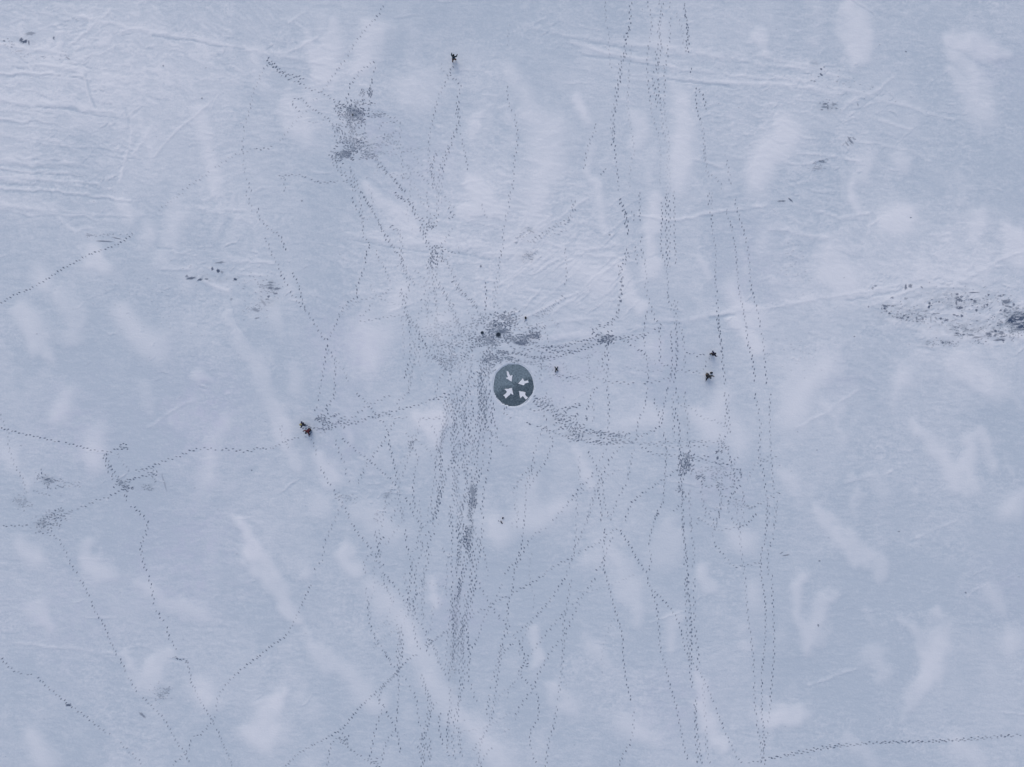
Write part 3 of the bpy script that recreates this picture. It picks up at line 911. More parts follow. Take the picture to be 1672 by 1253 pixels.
B3 .8 1350,550 1350,600 1340,760 1300,900 1280,1060 1290,1200
B3 1.0 1300,960 1315,1050 1325,1130 1340,1180
B3 .7 1200,900 1190,1000 1220,1130 1260,1180
B3 .8 1640,330 1590,520 1550,660 1510,830 1490,920
B3 .7 1670,440 1590,530 1570,680 1550,850 1530,940 1480,1040 1440,1090 1410,1140
B3 .7 1480,1040 1450,1180 1470,1253
B3 .6 1530,1120 1480,1180 1450,1253
B3 .6 1410,1140 1450,1180 1440,1253
B3 .5 1670,700 1630,800
B3 .5 1650,1000 1620,1030
M4 .9 60,100 130,190 170,300 160,370 110,450 90,540 50,660
M4 1.05x3 60,120 180,190 270,280 360,350 420,430 500,490
M4 .9x2 160,140 260,210 340,280 430,340 520,400 620,430 720,470
M4 .9x2 420,440 570,500 640,520 750,525 900,520 1000,515
M4 1.1 630,520 750,525 900,520 980,515
M4 .9 620,460 740,480 850,490 900,500
M4 .9x2 520,420 650,420 780,440 880,440 920,480
M4 .8 0,340 100,360 220,400 300,440 380,460
M4 .8 20,215 120,225
M4 a 330 320 104.0 88.0 52 1.17
M4 a 120 150 56.0 48.0 27 1.04
M4 a 700 460 120.0 32.0 37 1.1
M4 a 430 430 56.0 40.0 25 1.17
M4 .7 170,370 230,480 245,520 210,590 180,680 130,750 60,860 10,950
M4 .6 50,660 60,740 30,860
M4 1 730,0 740,120 740,250 740,400 740,450
M4 .7 650,10 600,80 570,160 550,240 540,330
M4 .4 600,150 610,250 610,350
M4 .8 1100,10 1090,120 1070,220 1030,290 1010,370 1000,450
M4 .9 1150,100 1180,190 1200,260 1205,350 1160,400 1060,440 980,480
M4 .8 1280,10 1270,110 1250,200 1240,340 1250,430 1270,550 1260,700 1250,860 1250,1000 1240,1070 1200,1140 1160,1240
M4 1.0 1350,10 1370,100 1370,200
M4 1.0 1340,200 1380,330 1390,430 1400,560 1400,700 1410,830
M4 .7 1330,60 1330,200 1345,320 1340,400 1350,500
M4 .7 1440,40 1445,190 1465,330 1465,460 1480,560
M4 .7 1000,520 1200,540 1350,550 1500,550 1650,550
M4 .6 1050,520 1200,515 1400,520 1600,515
M4 .85 1020,540 1100,590 1160,620 1280,630 1400,630
M4 .75 900,540 830,590 770,660 730,740 690,810 660,880
M4 .95 560,600 600,660 640,740 660,800 650,900 650,1000 670,1100 680,1253
M4 .6 720,570 680,650 650,700
M4 .75 680,800 700,900 710,1050 730,1160 760,1230
M4 .6 980,560 950,660 930,800 900,900 850,1000 800,1120 760,1220
M4 .9 1370,760 1290,820 1200,880 1100,950 1040,990 960,1060 930,1120 900,1200 870,1253
M4 .85 640,760 560,860 470,960 400,1050 330,1130 270,1200 230,1253
M4 .5 460,990 460,1100 450,1230
M4 .4 480,640 480,760 480,900
M4 .5 640,920 600,1040 570,1150 550,1253
M4 a 1450 680 35.2 64.0 52 1.37
M4 a 1440 740 19.200000000000003 19.200000000000003 15 1.43
M5 .8x2 700,600 760,610 850,600 900,590
M5 .9 940,650 1060,655
M5 1x2 630,540 620,700 630,800 610,880 650,940 630,1010
M5 .9 630,1010 600,1040 550,1090
M5 .9 630,1000 640,1100 640,1170 650,1240
M5 .6 700,900 705,1100 710,1250
M5 .85 1020,10 1040,150 1025,250 1040,380 1000,450 1050,530 1080,640 1100,700 1160,700 1170,780
M5 .8 1050,10 1050,200 1060,290 1070,410
M5 .85 1300,20 1330,150 1345,280 1340,400 1330,500 1340,620 1370,700 1390,830 1410,960 1420,1040 1410,1200 1410,1253
M5 .8 1440,10 1430,150 1430,300 1440,500 1455,680 1460,800 1470,920
M5 .7 1500,920 1430,960 1400,1000 1320,1030 1260,1060 1200,1030 1170,990 1100,980
M5 .7 1190,870 1190,980 1220,1040 1300,1050
M5 .85 1170,840 1120,900 1070,960 1060,1040 1070,1120 1110,1180 1150,1220 1210,1210 1270,1150 1320,1080
M5 .6 1120,990 1140,1100 1150,1210
M5 .7 1490,980 1490,1120 1470,1250
M5 .9 800,690 760,760 800,800 850,860 930,855 970,870 980,930 1050,970
M5 .7 990,1000 970,1120 940,1190 920,1253
M5 .5 720,460 800,450 1000,460
M5 a 900 720 120.0 64.0 67 .5
M5 a 1080 800 48.0 72.0 30 .65
M5 a 960 540 16.0 12.8 6 1.1
M5 a 1020 470 32.0 40.0 15 .7
M5 a 780 770 32.0 24.0 13 .9
M5 a 960 855 28.8 19.200000000000003 12 1.0
M5 a 610 880 19.200000000000003 19.200000000000003 9 1.0
M5 .9 700,520 680,580 650,640
C2 .85 1110,860 1115,1000 1130,1120 1140,1253
C2 .7 1105,900 1125,1050 1120,1200
C2 .6 1160,880 1170,1000 1180,1100 1175,1200
C2 .75 1350,700 1350,800 1320,920 1300,1010 1350,1080 1410,1150 1450,1190 1550,1180 1630,1160
C2 .5 1480,920 1490,1100 1505,1253
C2 .8 1660,780 1650,1000 1620,1100 1610,1253
C2 .7 960,830 920,920 890,1030 900,1150 880,1230
C2 .85 700,960 770,1060 820,1150 880,1240
C2 .6 690,940 600,1000 560,1040 440,1100 390,1140 300,1180 200,1250
C2 .7 660,1000 620,1090 600,1150 540,1230
C2 .9 590,940 600,1000 590,1080 600,1180 610,1253
C2 .7 130,990 80,1070 40,1150 10,1220
C2 .85 85,700 85,780 80,870 70,990 60,1080 20,1180
C2 .5 430,830 410,1000 400,1090 370,1190 350,1253
C2 .6 540,720 500,850 440,1010 400,1090
C2 .7 230,930 180,960 130,990
C2 .6 10,790 40,860 20,980
C3 .9 610,10 640,100 680,260 710,400 720,520 750,700 780,840
C3 .6 795,880 790,1000 770,1090
C3 .8 770,1090 720,1170 690,1250
C3 .85 880,10 900,80 970,150 1050,260 1100,380 1130,490 1200,600 1250,700 1300,820 1370,970 1440,1150 1480,1220 1540,1230 1650,1210
C3 .7 900,100 940,200 955,350 960,470 1000,610 1030,730 1070,860 1090,980 1120,1130 1150,1210
C3 .9 1140,0 1150,150 1160,300 1160,500 1160,640 1180,750
C3 1x2 1190,800 1190,880 1200,1000 1210,1100 1220,1230
C3 .9 1135,40 1155,180 1165,330 1165,480
C3 .7 1120,30 1130,200 1140,400 1150,560
C3 .7 1180,20 1190,200 1195,400 1210,580
C3 .5 1240,700 1260,1000 1270,1150 1290,1240
C3 .8 1510,10 1530,200 1550,420 1570,600 1580,760 1590,950 1610,1100 1630,1253
C3 .95 1620,10 1640,200 1650,400 1640,550 1625,660 1620,900 1640,1000 1640,1100 1650,1253
C3 .9 1650,1050 1640,1120 1635,1200
C3 .75 350,10 270,140 190,240 110,320 30,390
C3 .85 540,20 480,120 400,200 310,290 240,370 170,460 110,540 80,590
C3 .7 380,20 360,180 340,280 340,400 330,560 310,700 290,880 270,1000 240,1100 220,1250
C3 .7 440,180 390,290 340,400 270,480 210,580 170,650 150,720 100,790 50,860 10,950
C3 .85 0,390 40,430 70,500 80,560 110,590 60,600 50,650 130,730 170,790 170,930 120,1020 120,1130 160,1240
C3 .6 60,620 10,720
C3 .6 210,0 120,60 0,120
D3 .85 30,0 45,200 45,400 40,600 30,850 10,980 0,1050
D3 1.05 0,1200 80,1190 180,1165 300,1140 420,1115 560,1100 680,1090 840,1085 1000,1085 1150,1080 1300,1070 1450,1055 1600,1045 1670,1040 1760,1030
D3 .7 20,1205 180,1175 420,1125 680,1095 1000,1092 1300,1075 1600,1050
D2 .5 60,770 50,900 40,1000
D2 .8 40,1000 10,1100 20,1253
D2 1 80,715 40,745

M1 .7 1570,130 1590,200 1650,230
M4 .8 0,340 60,350
C2 .6 130,540 80,590 40,650 0,710
C2 .6 150,500 110,600 85,700
B1 .5x2 1180,600 1250,700 1300,820 1340,930
B1 .5x2 1100,900 1200,960 1290,1060 1330,1180
B1 .5x2 1220,1080 1330,1060 1430,1000
B1 .5 1260,880 1330,1000 1380,1100
B1 .5 1560,560 1540,700 1560,780
M1 .6x2 1060,130 1050,300 1040,420
M1 .6 1170,420 1180,560 1200,760
M1 .7 1230,560 1240,700 1230,860
M1 .6x2 1140,760 1150,900 1150,1050 1150,1250
M3 .6x2 1150,620 1130,800 1110,1000 1100,1250
M3 .5x2 1230,620 1220,800 1200,1000 1190,1250
M3 .7x2 1180,0 1170,200 1150,420
M3 .7x2 1290,0 1280,160 1270,330
B3 .5x2 1290,250 1300,450 1290,640
B3 .6x2 1340,280 1340,480 1330,640
K a 560 470 48 32 30 1.5
K a 840 540 96 32 26 1.3
K a 470 330 96 32 24 1.3
K a 450 600 48 48 24 1.4
K a 700 300 48 32 20 1.2
K 1.2 860,600 940,615 1000,640 1080,640
K 1.2 1040,550 1100,510 1180,490 1250,450
K 1.2 540,780 620,800 700,780 760,790
K 1.0x2 330,960 400,900 470,880 560,860 700,880 800,910
K 1.0x2 420,1100 390,1160 350,1253
K 1.0 480,120 560,200 640,130 700,200
K 1.0 160,700 60,720 0,690
P .9x2 790,600 782,630 784,670 776,700 772,740
P .8 806,560 797,590 792,620 794,650 788,690
P .7 796,575 788,600 785,640 780,690
P .6 770,575 768,610 762,650 760,700
P .6 752,580 750,620 744,660 742,700
P .6 735,560 735,610 732,650 730,700
P .7 810,580 800,605 800,640 806,670
B0 a 640 745 30 26 46 1.6
B0 a 560 1005 30 18 20 1.5
K a 350 560 70 50 22 1.6
K a 640 430 60 24 16 1.6
K a 1140 490 60 20 18 1.6
K a 930 625 60 18 18 1.6
C1 a 590 955 26 20 16 1.6
M4 a 1450 700 26 50 24 1.5
M1 a 1290 940 20 60 34 1.5
M3 a 1235 70 12 70 20 1.5"""
def web(cx, cy, sx, sy, n, s_, ang=None):
    for _ in range(n):
        x, y = R.gauss(cx, sx), R.gauss(cy, sy); h = R.uniform(0, 6.28) if ang is None else math.radians(R.gauss(ang, 16)); L = R.uniform(30, 110); pts = []
        for q in range(5):
            pts.append((x, y)); h += R.gauss(0, .3); x += math.cos(h)*L/4; y += math.sin(h)*L/4
        trail(pts, s_*R.uniform(.6, 1.15))
web(740, 545, 50, 35, 16, .5); web(700, 470, 45, 45, 9, .38); web(640, 780, 60, 120, 12, .4, 80); web(800, 545, 22, 10, 12, .8); web(765, 615, 20, 30, 12, .65, 97); web(790, 610, 8, 24, 9, .9, 100)
web(690, 900, 50, 120, 12, .4, 98); web(900, 900, 120, 150, 12, .3, 105); web(620, 260, 30, 30, 9, .4, 50); web(1170, 800, 40, 40, 8, .5); web(840, 590, 30, 6, 6, .5, 0); web(940, 600, 60, 25, 8, .35)
for line in TR.strip().split('\n'):
    f = line.split()
    if not f: continue
    ox, oy, q = V_[f[0]]
    if f[1] == 'a':
        x, y, rx, ry, n, s_ = map(float, f[2:8]); area(ox+x/q, oy+y/q, rx/q*1.5, ry/q*1.5, int(n), s_)
    else:
        s_, lanes = f[1].split('x') if 'x' in f[1] else (f[1], 1)
        pts = [(ox+float(p.split(',')[0])/q, oy+float(p.split(',')[1])/q) for p in f[2:]]
        trail(pts, float(s_), int(lanes))
tag(fp.build('footprints'), 'thousands of boot prints trodden across the snow in crossing trails', 'footprints', kind='stuff')

ice = Marks(14)
ICEB = """E 285,380,22,28,.5 350,335,35,20,.5 950,350,24,52,.8 1045,335,38,38,.7 1265,360,15,30,40,.6 670,570,30,14,15,.6 950,590,35,18,.5 1425,690,20,28,.9 1412,755,24,26,1 530,740,50,25,-20,.8 690,740,25,12,.7 535,790,24,22,1 470,795,14,16,.8 205,755,16,18,.7 565,840,20,20,.6 625,885,24,20,.9 690,945,12,10,.7 785,970,30,16,.7 860,980,38,20,.7 915,935,35,16,40,.8 1000,965,24,16,20,.9 965,1020,28,12,40,.7
E 1168,990,18,42,.7 1230,940,48,14,.7 1292,990,16,42,.7 1180,1052,26,14,.7 1235,1004,54,9,.6 1355,950,14,30,.5 1450,1000,14,60,.4 1550,980,18,20,.6 1650,995,28,20,.9 1590,890,30,12,.6 1620,655,20,20,.6 1350,840,50,14,.4 600,730,50,16,.6 1075,900,18,26,.4
F 1480,860,120,24,6,.9 1600,960,90,20,.8 1420,760,50,60,1 1500,660,60,16,8,.8 1240,1100,70,14,5,.8 1020,1010,30,14,.8 300,1080,60,10,.5 180,960,30,9,.5
F 310,260,30,17,.8 395,310,30,22,.8 340,360,62,40,-30,.75 292,430,18,52,.75 400,390,26,18,30,.75 365,530,58,40,.85 640,220,88,13,.8 605,362,26,15,.95 670,400,38,36,.8 945,268,22,22,.9 1195,285,72,18,12,.8 1300,400,115,44,10,.75 1260,450,44,34,.75 1350,505,78,17,-10,.7 1455,460,20,32,.8 705,575,24,24,.85 918,470,22,30,.9 860,500,16,38,.6 1190,575,18,20,.8 1270,590,18,27,.8 1355,620,27,13,.6
F 245,670,30,17,.8 310,690,30,13,.7 405,690,24,22,.9 90,775,47,17,20,.8 265,915,20,18,.7 310,1040,38,20,.95 380,1065,18,15,.7 440,1068,30,19,.85 590,1075,74,15,.7 1085,990,28,22,.95 945,1060,54,42,.8 1200,1040,58,42,.7 1070,1080,32,22,.8 1150,1170,114,19,5,.8 1245,1185,28,14,1 720,1120,104,15,5,.6 20,1230,22,22,.9 160,1225,18,22,.8
F 1520,540,27,27,.5 1490,620,42,17,20,.6 1590,630,47,17,.6 1430,720,60,40,.95 1600,740,190,48,6,.95 1390,800,95,62,1 1400,770,60,60,1 1640,830,170,20,8,.9 1640,905,130,38,1 1750,700,140,40,.9 1650,660,50,30,.8 1560,960,140,13,5,.55 1220,820,22,15,.6 965,865,22,13,.5 1750,850,120,40,1
H 350,455,48,16,10,.85 470,475,30,16,.85 560,465,26,11,.6 290,430,20,16,.6 640,325,16,20,.9 718,355,22,28,1 955,470,22,16,1 740,240,58,11,5,.6 1430,590,38,16,.7 1520,600,38,16,10,.7 1440,510,38,11,.6 1430,550,52,9,.5 1500,665,30,11,.7 1405,705,16,16,.8 1240,890,48,22,-20,.5 1250,1000,32,12,10,.5 1385,740,24,9,.6 900,740,16,16,.4 1340,790,16,42,30,.3 770,370,14,18,.5
I 430,440,36,36,.85 500,470,62,27,15,.95 580,490,16,36,.8 610,310,88,27,5,.5 1080,395,17,32,.75 90,455,22,18,.6 160,410,18,12,.4 380,660,72,13,5,.3 240,580,22,12,.4 1360,800,52,15,-35,.45 860,770,47,13,-5,.3
J 255,410,18,18,.95 255,515,32,15,-40,1 205,560,18,11,.6 315,365,18,18,.4 335,1105,38,18,.8 520,1110,47,12,.7 330,1170,62,14,.7 385,1170,16,47,.65 560,1195,27,18,.5 265,1225,22,12,.6 125,655,24,16,.5 575,655,22,16,.4 990,1120,15,32,20,.4 55,640,24,12,.4
P 1388,230,6,2,-50,.7 1383,236,4,1.5,-60,.5 1341,264,6,2,-10,.75 1333,275,8,3,.35 1290,327,5,1.4,-40,.85 1276,329,6,1.4,.7 112.2,1151,4.6,1.9,.95 232,1168,6,2,-45,.6 78,783,2.4,1.6,20,.7 268,788,1.4,12,15,.3 170,394,11,1.1,-3,.65 190,389,8,.9,-12,.6 145,384,6,1.5,.4 1283,907,5,1.3,10,.65 1276,903,3,.9,30,.5
P 863,417,2.4,1,.6 868,424,3,1.5,.5 850,560.5,10,2.8,.85 820,541.5,7,3,-10,.8 797,553,5,4,-40,.5 819,575.5,8,1.6,.6  867,378,6,1.2,-30,.4 655,324.5,1.6,1.4,.9 1123,746,3,4,.5 772,802,3,10,15,.5 197,789,4,3,.5 578,180,5,4,.4 566,192,5,3,.4 588,190,5,3,.4 560,250,3,1.4,30,.7 814.2,851,1,1,.7 1334,735,1,1,.5 1480,84,1.4,1.2,.7 1486,356,1.4,1,.8 1336,1021,1.2,2.2,.7 1577,968,1.6,1.2,.7 1338,916,1.6,1.4,.6 411,768,1.2,1.2,.7 330,161,1.4,1.4,.6 267,108,1.4,1.4,.5 785,435,1.6,1.6,.8 1394,550,1.4,1,.7 995,384,2,1.4,.6 1049,15,1,1,.4 1468,868,2,1,.6 1172,748,2,2.4,.9 493,328,1.6,1.4,.6
P 864,550,5,1.4,-15,.8 872,547,5,1.2,-15,.85 868,551,7,1,-12,.7
"""
V_.update(E=(1400,440,12.29), F=(1536,460,12.29), H=(270,400,8.355), I=(0,30,12.29), J=(1320,80,12.29))
for line in ICEB.strip().split('\n'):
    f = line.split()
    if not f: continue
    ox, oy, q = V_[f[0]]
    for b in f[1:]:
        v = [float(t) for t in b.split(',')]
        x, y, rx, ry, a, dk = v if len(v) == 6 else v[:4]+[0, v[4]]
        ice.add(ox+x/q, oy+y/q, max(.9, rx/q*1.0), max(.75, ry/q*1.0), math.radians(a), min(1, dk*.95), wob=.34, soft=.7, deep=.008)
def specks(x0, y0, x1, y1, w_, n, dk):
    for _ in range(n):
        t = R.random(); x = x0+(x1-x0)*t+R.gauss(0, w_*1.6); y = y0+(y1-y0)*t+R.gauss(0, w_)
        ice.add(x, y, R.uniform(.8, 1.8), R.uniform(.6, 1.0), R.uniform(-.5, .5), dk*R.uniform(.4, 1), wob=.3)
specks(1512,560,1565,562,3,45,.6); specks(1530,520,1570,535,4,40,.6); specks(1440,508,1480,520,3,20,.5); specks(1480,520,1530,528,3,26,.5)
specks(1560,545,1600,560,3,30,.6); specks(1600,548,1672,545,5,50,.6); specks(1640,500,1672,515,5,26,.6); specks(1570,480,1660,520,14,30,.35)
specks(1620,520,1672,530,7,60,.9); specks(1560,540,1660,548,5,60,.7); specks(1530,490,1600,500,12,40,.5); specks(1600,490,1672,510,12,60,.6); specks(1450,505,1530,520,6,50,.6)
specks(258,1142,276,1122,3,34,.5); specks(262,1138,272,1128,2,20,.6); specks(236,793,248,801,1.6,26,.6); specks(28,816,38,826,2.5,30,.5); specks(627,812,640,800,1.6,26,.45); specks(612,852,620,834,2.5,30,.4); specks(70,780,86,788,2.5,26,.6); specks(60,862,76,850,2.5,24,.5); specks(426,466,456,474,4,34,.6); specks(408,508,428,500,3,26,.5); specks(1378,236,1392,226,2,20,.6); specks(1328,268,1346,262,2,20,.5); specks(1324,278,1345,272,2.5,22,.35); specks(855,419,872,415,2,20,.5); specks(842,396,864,374,2,30,.45); specks(140,385,215,384,1.5,30,.45); specks(548,252,566,250,4,26,.7)
specks(400,460,450,475,8,34,.45); specks(300,450,440,455,8,26,.35); specks(410,490,430,520,8,20,.35); specks(20,88,120,92,5,26,.3); specks(0,70,30,72,3,14,.4)
specks(1330,120,1440,150,10,26,.35); specks(1345,170,1365,178,4,18,.6); specks(780,555,880,550,6,60,.5); specks(70,775,85,800,6,26,.35); specks(60,850,100,845,7,26,.35)
specks(25,812,38,828,4,14,.35); specks(300,470,420,520,60,26,.25); specks(1270,560,1330,580,16,50,.22); specks(1290,400,1310,470,8,60,.2); specks(200,470,300,520,30,60,.18)
specks(255,1120,275,1145,5,26,.3); specks(845,430,880,410,5,22,.4)
for _ in range(70): specks(*( [R.uniform(0,1672), R.uniform(0,1253)]*2 ), 1, 1, .35)
tag(ice.build('exposed_ice'), 'dark bare lake ice showing through the thin snow', kind='structure')

# ------------------------------------------------------------------ the ice carousel
def px_poly(pts, ox=780, oy=570, q=10.44): return [(ox+x/q, oy+y/q) for x, y in pts]
CX, CY = W(DX, DY); cz = lvl
def empty(name, px, py, z=None, rz=0):
    o = bpy.data.objects.new(name, None); COL.objects.link(o); x, y = W(px, py)
    o.location = (x, y, gz(px, py) if z is None else z); o.rotation_euler = (0, 0, rz); o.empty_display_size = .3
    return o
car = empty('ice_carousel', DX, DY, cz)
tag(car, 'large round disc of dark cleared ice marked with four white inward arrows', 'ice disc')
def local(pts): return [((x-DX)*S, (DY-y)*S) for x, y in pts]
OUT = local(px_poly([(580,252),(680,262),(760,288),(830,338),(888,408),(930,490),(948,580),(960,655),(940,745),(885,822),(820,890),(750,942),(680,972),(580,982),(460,968),(390,922),(320,852),(282,765),(266,670),(280,550),(300,455),(340,372),(400,304),(480,266)]))
def smooth_loop(P, n=5):
    o = []
    L = len(P)
    for i in range(L):
        p0, p1, p2, p3 = (np.array(P[(i+k-1) % L]) for k in range(4))
        for k in range(n):
            t = k/n; o.append(.5*((2*p1)+(-p0+p2)*t+(2*p0-5*p1+4*p2-p3)*t*t+(-p0+3*p1-3*p2+p3)*t**3))
    return [tuple(v) for v in o]
OUT = smooth_loop(OUT)
import bmesh
def slab(name, poly, z0, z1, mat, parent, bev=.0, jitter=0):
    bm = bmesh.new()
    top = [bm.verts.new((x, y, z1)) for x, y in poly]; 
    cx = sum(p[0] for p in poly)/len(poly); cy = sum(p[1] for p in poly)/len(poly)
    low = [bm.verts.new((cx+(x-cx)*(1+bev), cy+(y-cy)*(1+bev), z0)) for x, y in poly]
    f = bm.faces.new(top); bmesh.ops.recalc_face_normals(bm, faces=[f])
    for i in range(len(poly)):
        j = (i+1) % len(poly); bm.faces.new((top[i], top[j], low[j], low[i]))
    bm.faces.new(low[::-1])
    bmesh.ops.recalc_face_normals(bm, faces=bm.faces)
    bmesh.ops.triangulate(bm, faces=[q for q in bm.faces if len(q.verts) > 4])
    me = bpy.data.meshes.new(name); bm.to_mesh(me); bm.free()
    for nme, val in (('cover', 1.0), ('wet', 0.0), ('hue', 0.0), ('grain', .2), ('dent', 0.0)):
        a = me.attributes.new(nme, 'FLOAT', 'POINT'); a.data.foreach_set('value', [val]*len(me.vertices))
    return link(name, me, mat, parent)
slab('ice_surface', OUT, -.30, -.035, ICE, car)
# snow collar standing round the disc, uneven in width
bm = bmesh.new(); rings = []
for f, z in ((.992, -.05), (.999, .010), (1.008, .014), (1.022, .004), (1.04, -.03)):
    rings.append([bm.verts.new((x*(f+ (.012*math.sin(i*.9)+.008*math.sin(i*2.3+1) if f > 1.01 else 0)), y*(f+(.012*math.sin(i*.9)+.008*math.sin(i*2.3+1) if f > 1.01 else 0)), z)) for i, (x, y) in enumerate(OUT)])
for a, b in zip(rings[:-1], rings[1:]):
    for i in range(len(OUT)):
        j = (i+1) % len(OUT); bm.faces.new((a[i], b[i], b[j], a[j]))
bmesh.ops.recalc_face_normals(bm, faces=bm.faces)
me = bpy.data.meshes.new('snow_rim'); bm.to_mesh(me); bm.free()
for p in me.polygons: p.use_smooth = True
nr = len(OUT); vals = [.2]*nr+[.3]*nr+[.4]*nr+[.4]*nr+[.35]*nr
for nme, val in (('cover', vals), ('wet', [0]*5*nr), ('hue', [0]*5*nr), ('grain', [.4]*5*nr), ('dent', [0]*5*nr)):
    a = me.attributes.new(nme, 'FLOAT', 'POINT'); a.data.foreach_set('value', val)
link('snow_rim', me, SNOW, car)
ARR = [('thin white arrow pointing down towards the middle', [(485,382),(517,376),(556,458),(600,445),(577,562),(474,497),(520,484)]),
       ('short white arrow pointing left towards the middle', [(768,497),(686,594),(790,624),(803,590),(872,574),(858,536),(797,549)]),
       ('broadest white arrow pointing up and right', [(450,685),(592,665),(609,790),(567,757),(480,849),(428,796),(500,727)]),
       ('white arrow pointing up and left to the middle', [(697,714),(820,742),(808,780),(860,830),(821,868),(765,802),(723,845)])]
for lab, P in ARR:
    LP = local(px_poly(P)); gx_ = sum(p[0] for p in LP)/len(LP); gy_ = sum(p[1] for p in LP)/len(LP)
    Q = []
    for i in range(len(LP)):                 # ragged, hand-shovelled edges
        a_, b_ = LP[i], LP[(i+1) % len(LP)]
        for k_ in range(4):
            t_ = k_/4; j_ = .0 if k_ == 0 else .022
            Q.append((gx_+((a_[0]*(1-t_)+b_[0]*t_)-gx_)*.94+R.gauss(0, j_), gy_+((a_[1]*(1-t_)+b_[1]*t_)-gy_)*.94+R.gauss(0, j_)))
    o = slab('snow_arrow', Q, -.034, .012, SNOW, car, bev=.02); o['label'] = lab

# ------------------------------------------------------------------ fishing holes
WATER = cloth('dark_hole_water', (.02, .03, .045), .15, .3, 3)
SLUSH = cloth('grey_slush', (.13, .17, .22), .6, .5, 5)
def hole(px, py, r, lab, slush=1.5):
    t = empty('fishing_hole', px, py); tag(t, lab, 'ice hole', 'holes drilled through the ice')
    n = 22
    def ring(rad, z, w_): return [(rad*(1+R.uniform(-w_, w_))*math.cos(2*math.pi*i/n), rad*(1+R.uniform(-w_, w_))*math.sin(2*math.pi*i/n), z) for i in range(n)]
    def lathe(name, rs, mat, cap):
        bm = bmesh.new(); L = [[bm.verts.new(v) for v in r_] for r_ in rs]
        for a, b in zip(L[:-1], L[1:]):
            for i in range(n): bm.faces.new((a[i], a[(i+1) % n], b[(i+1) % n], b[i]))
        if cap: bm.faces.new(L[-1])
        bmesh.ops.recalc_face_normals(bm, faces=bm.faces)
        me = bpy.data.meshes.new(name); bm.to_mesh(me); bm.free(); link(name, me, mat, t)
    lathe('slush_ring', [ring(r*slush, .0, .08), ring(r*slush*.9, .04, .08), ring(r*1.15, .06, .04), ring(r, .035, .02)], SLUSH, False)
    lathe('open_water', [ring(r*.99, .012, .0), ring(r*.98, .02, .0)], WATER, True)
hole(787.4, 543.6, .17, 'small round dark hole left of the larger hole by the camp', 1.35)
hole(813.8, 546.8, .26, 'largest round dark hole in the trodden snow above the ice disc', 1.5)
hole(576.0, 188.2, .10, 'tiny black hole in the middle of the star-shaped trampled patch', 1.3)

# ------------------------------------------------------------------ people and gear
def skin(name, pts, edges, mat, parent, sub=1, root=0):
    """pts: list of (x,y,z,r) or (x,y,z,rx,ry)"""
    me = bpy.data.meshes.new(name); me.from_pydata([p[:3] for p in pts], edges, [])
    o = link(name, me, mat, parent)
    sk = o.modifiers.new('skin', 'SKIN'); sk.use_smooth_shade = True; sk.branch_smoothing = .6
    if not me.skin_vertices:
        bpy.context.view_layer.objects.active = o
    lay = me.skin_vertices[0].data if me.skin_vertices else me.attributes
    for i, p in enumerate(pts):
        lay[i].radius = (p[3], p[4] if len(p) > 4 else p[3]); lay[i].use_root = (i == root); lay[i].use_loose = False
    s = o.modifiers.new('smooth', 'SUBSURF'); s.levels = sub; s.render_levels = sub
    return o
def bake(o):
    dg = bpy.context.evaluated_depsgraph_get(); ev = o.evaluated_get(dg)
    me = bpy.data.meshes.new_from_object(ev); me.name = o.name
    o.modifiers.clear(); o.data = me
    return o
SKIN_M = cloth('skin', (.48, .29, .21), .55, .08, 20)
GLOVE = cloth('black_gloves', (.008, .009, .013)); BOOT = cloth('dark_boots', (.03, .027, .025), .6)
def ball(name, c, r, mat, parent, zmin=None, seg=14, squash=(1,1,1)):
    bm = bmesh.new(); bmesh.ops.create_uvsphere(bm, u_segments=seg, v_segments=10, radius=1)
    if zmin is not None:
        bmesh.ops.bisect_plane(bm, geom=bm.verts[:]+bm.edges[:]+bm.faces[:], plane_co=(0,0,zmin), plane_no=(0,0,-1), clear_outer=True)
    for v in bm.verts: v.co = Vector((v.co.x*r*squash[0]+c[0], v.co.y*r*squash[1]+c[1], v.co.z*r*squash[2]+c[2]))
    me = bpy.data.meshes.new(name); bm.to_mesh(me); bm.free()
    for p in me.polygons: p.use_smooth = True
    return link(name, me, mat, parent)
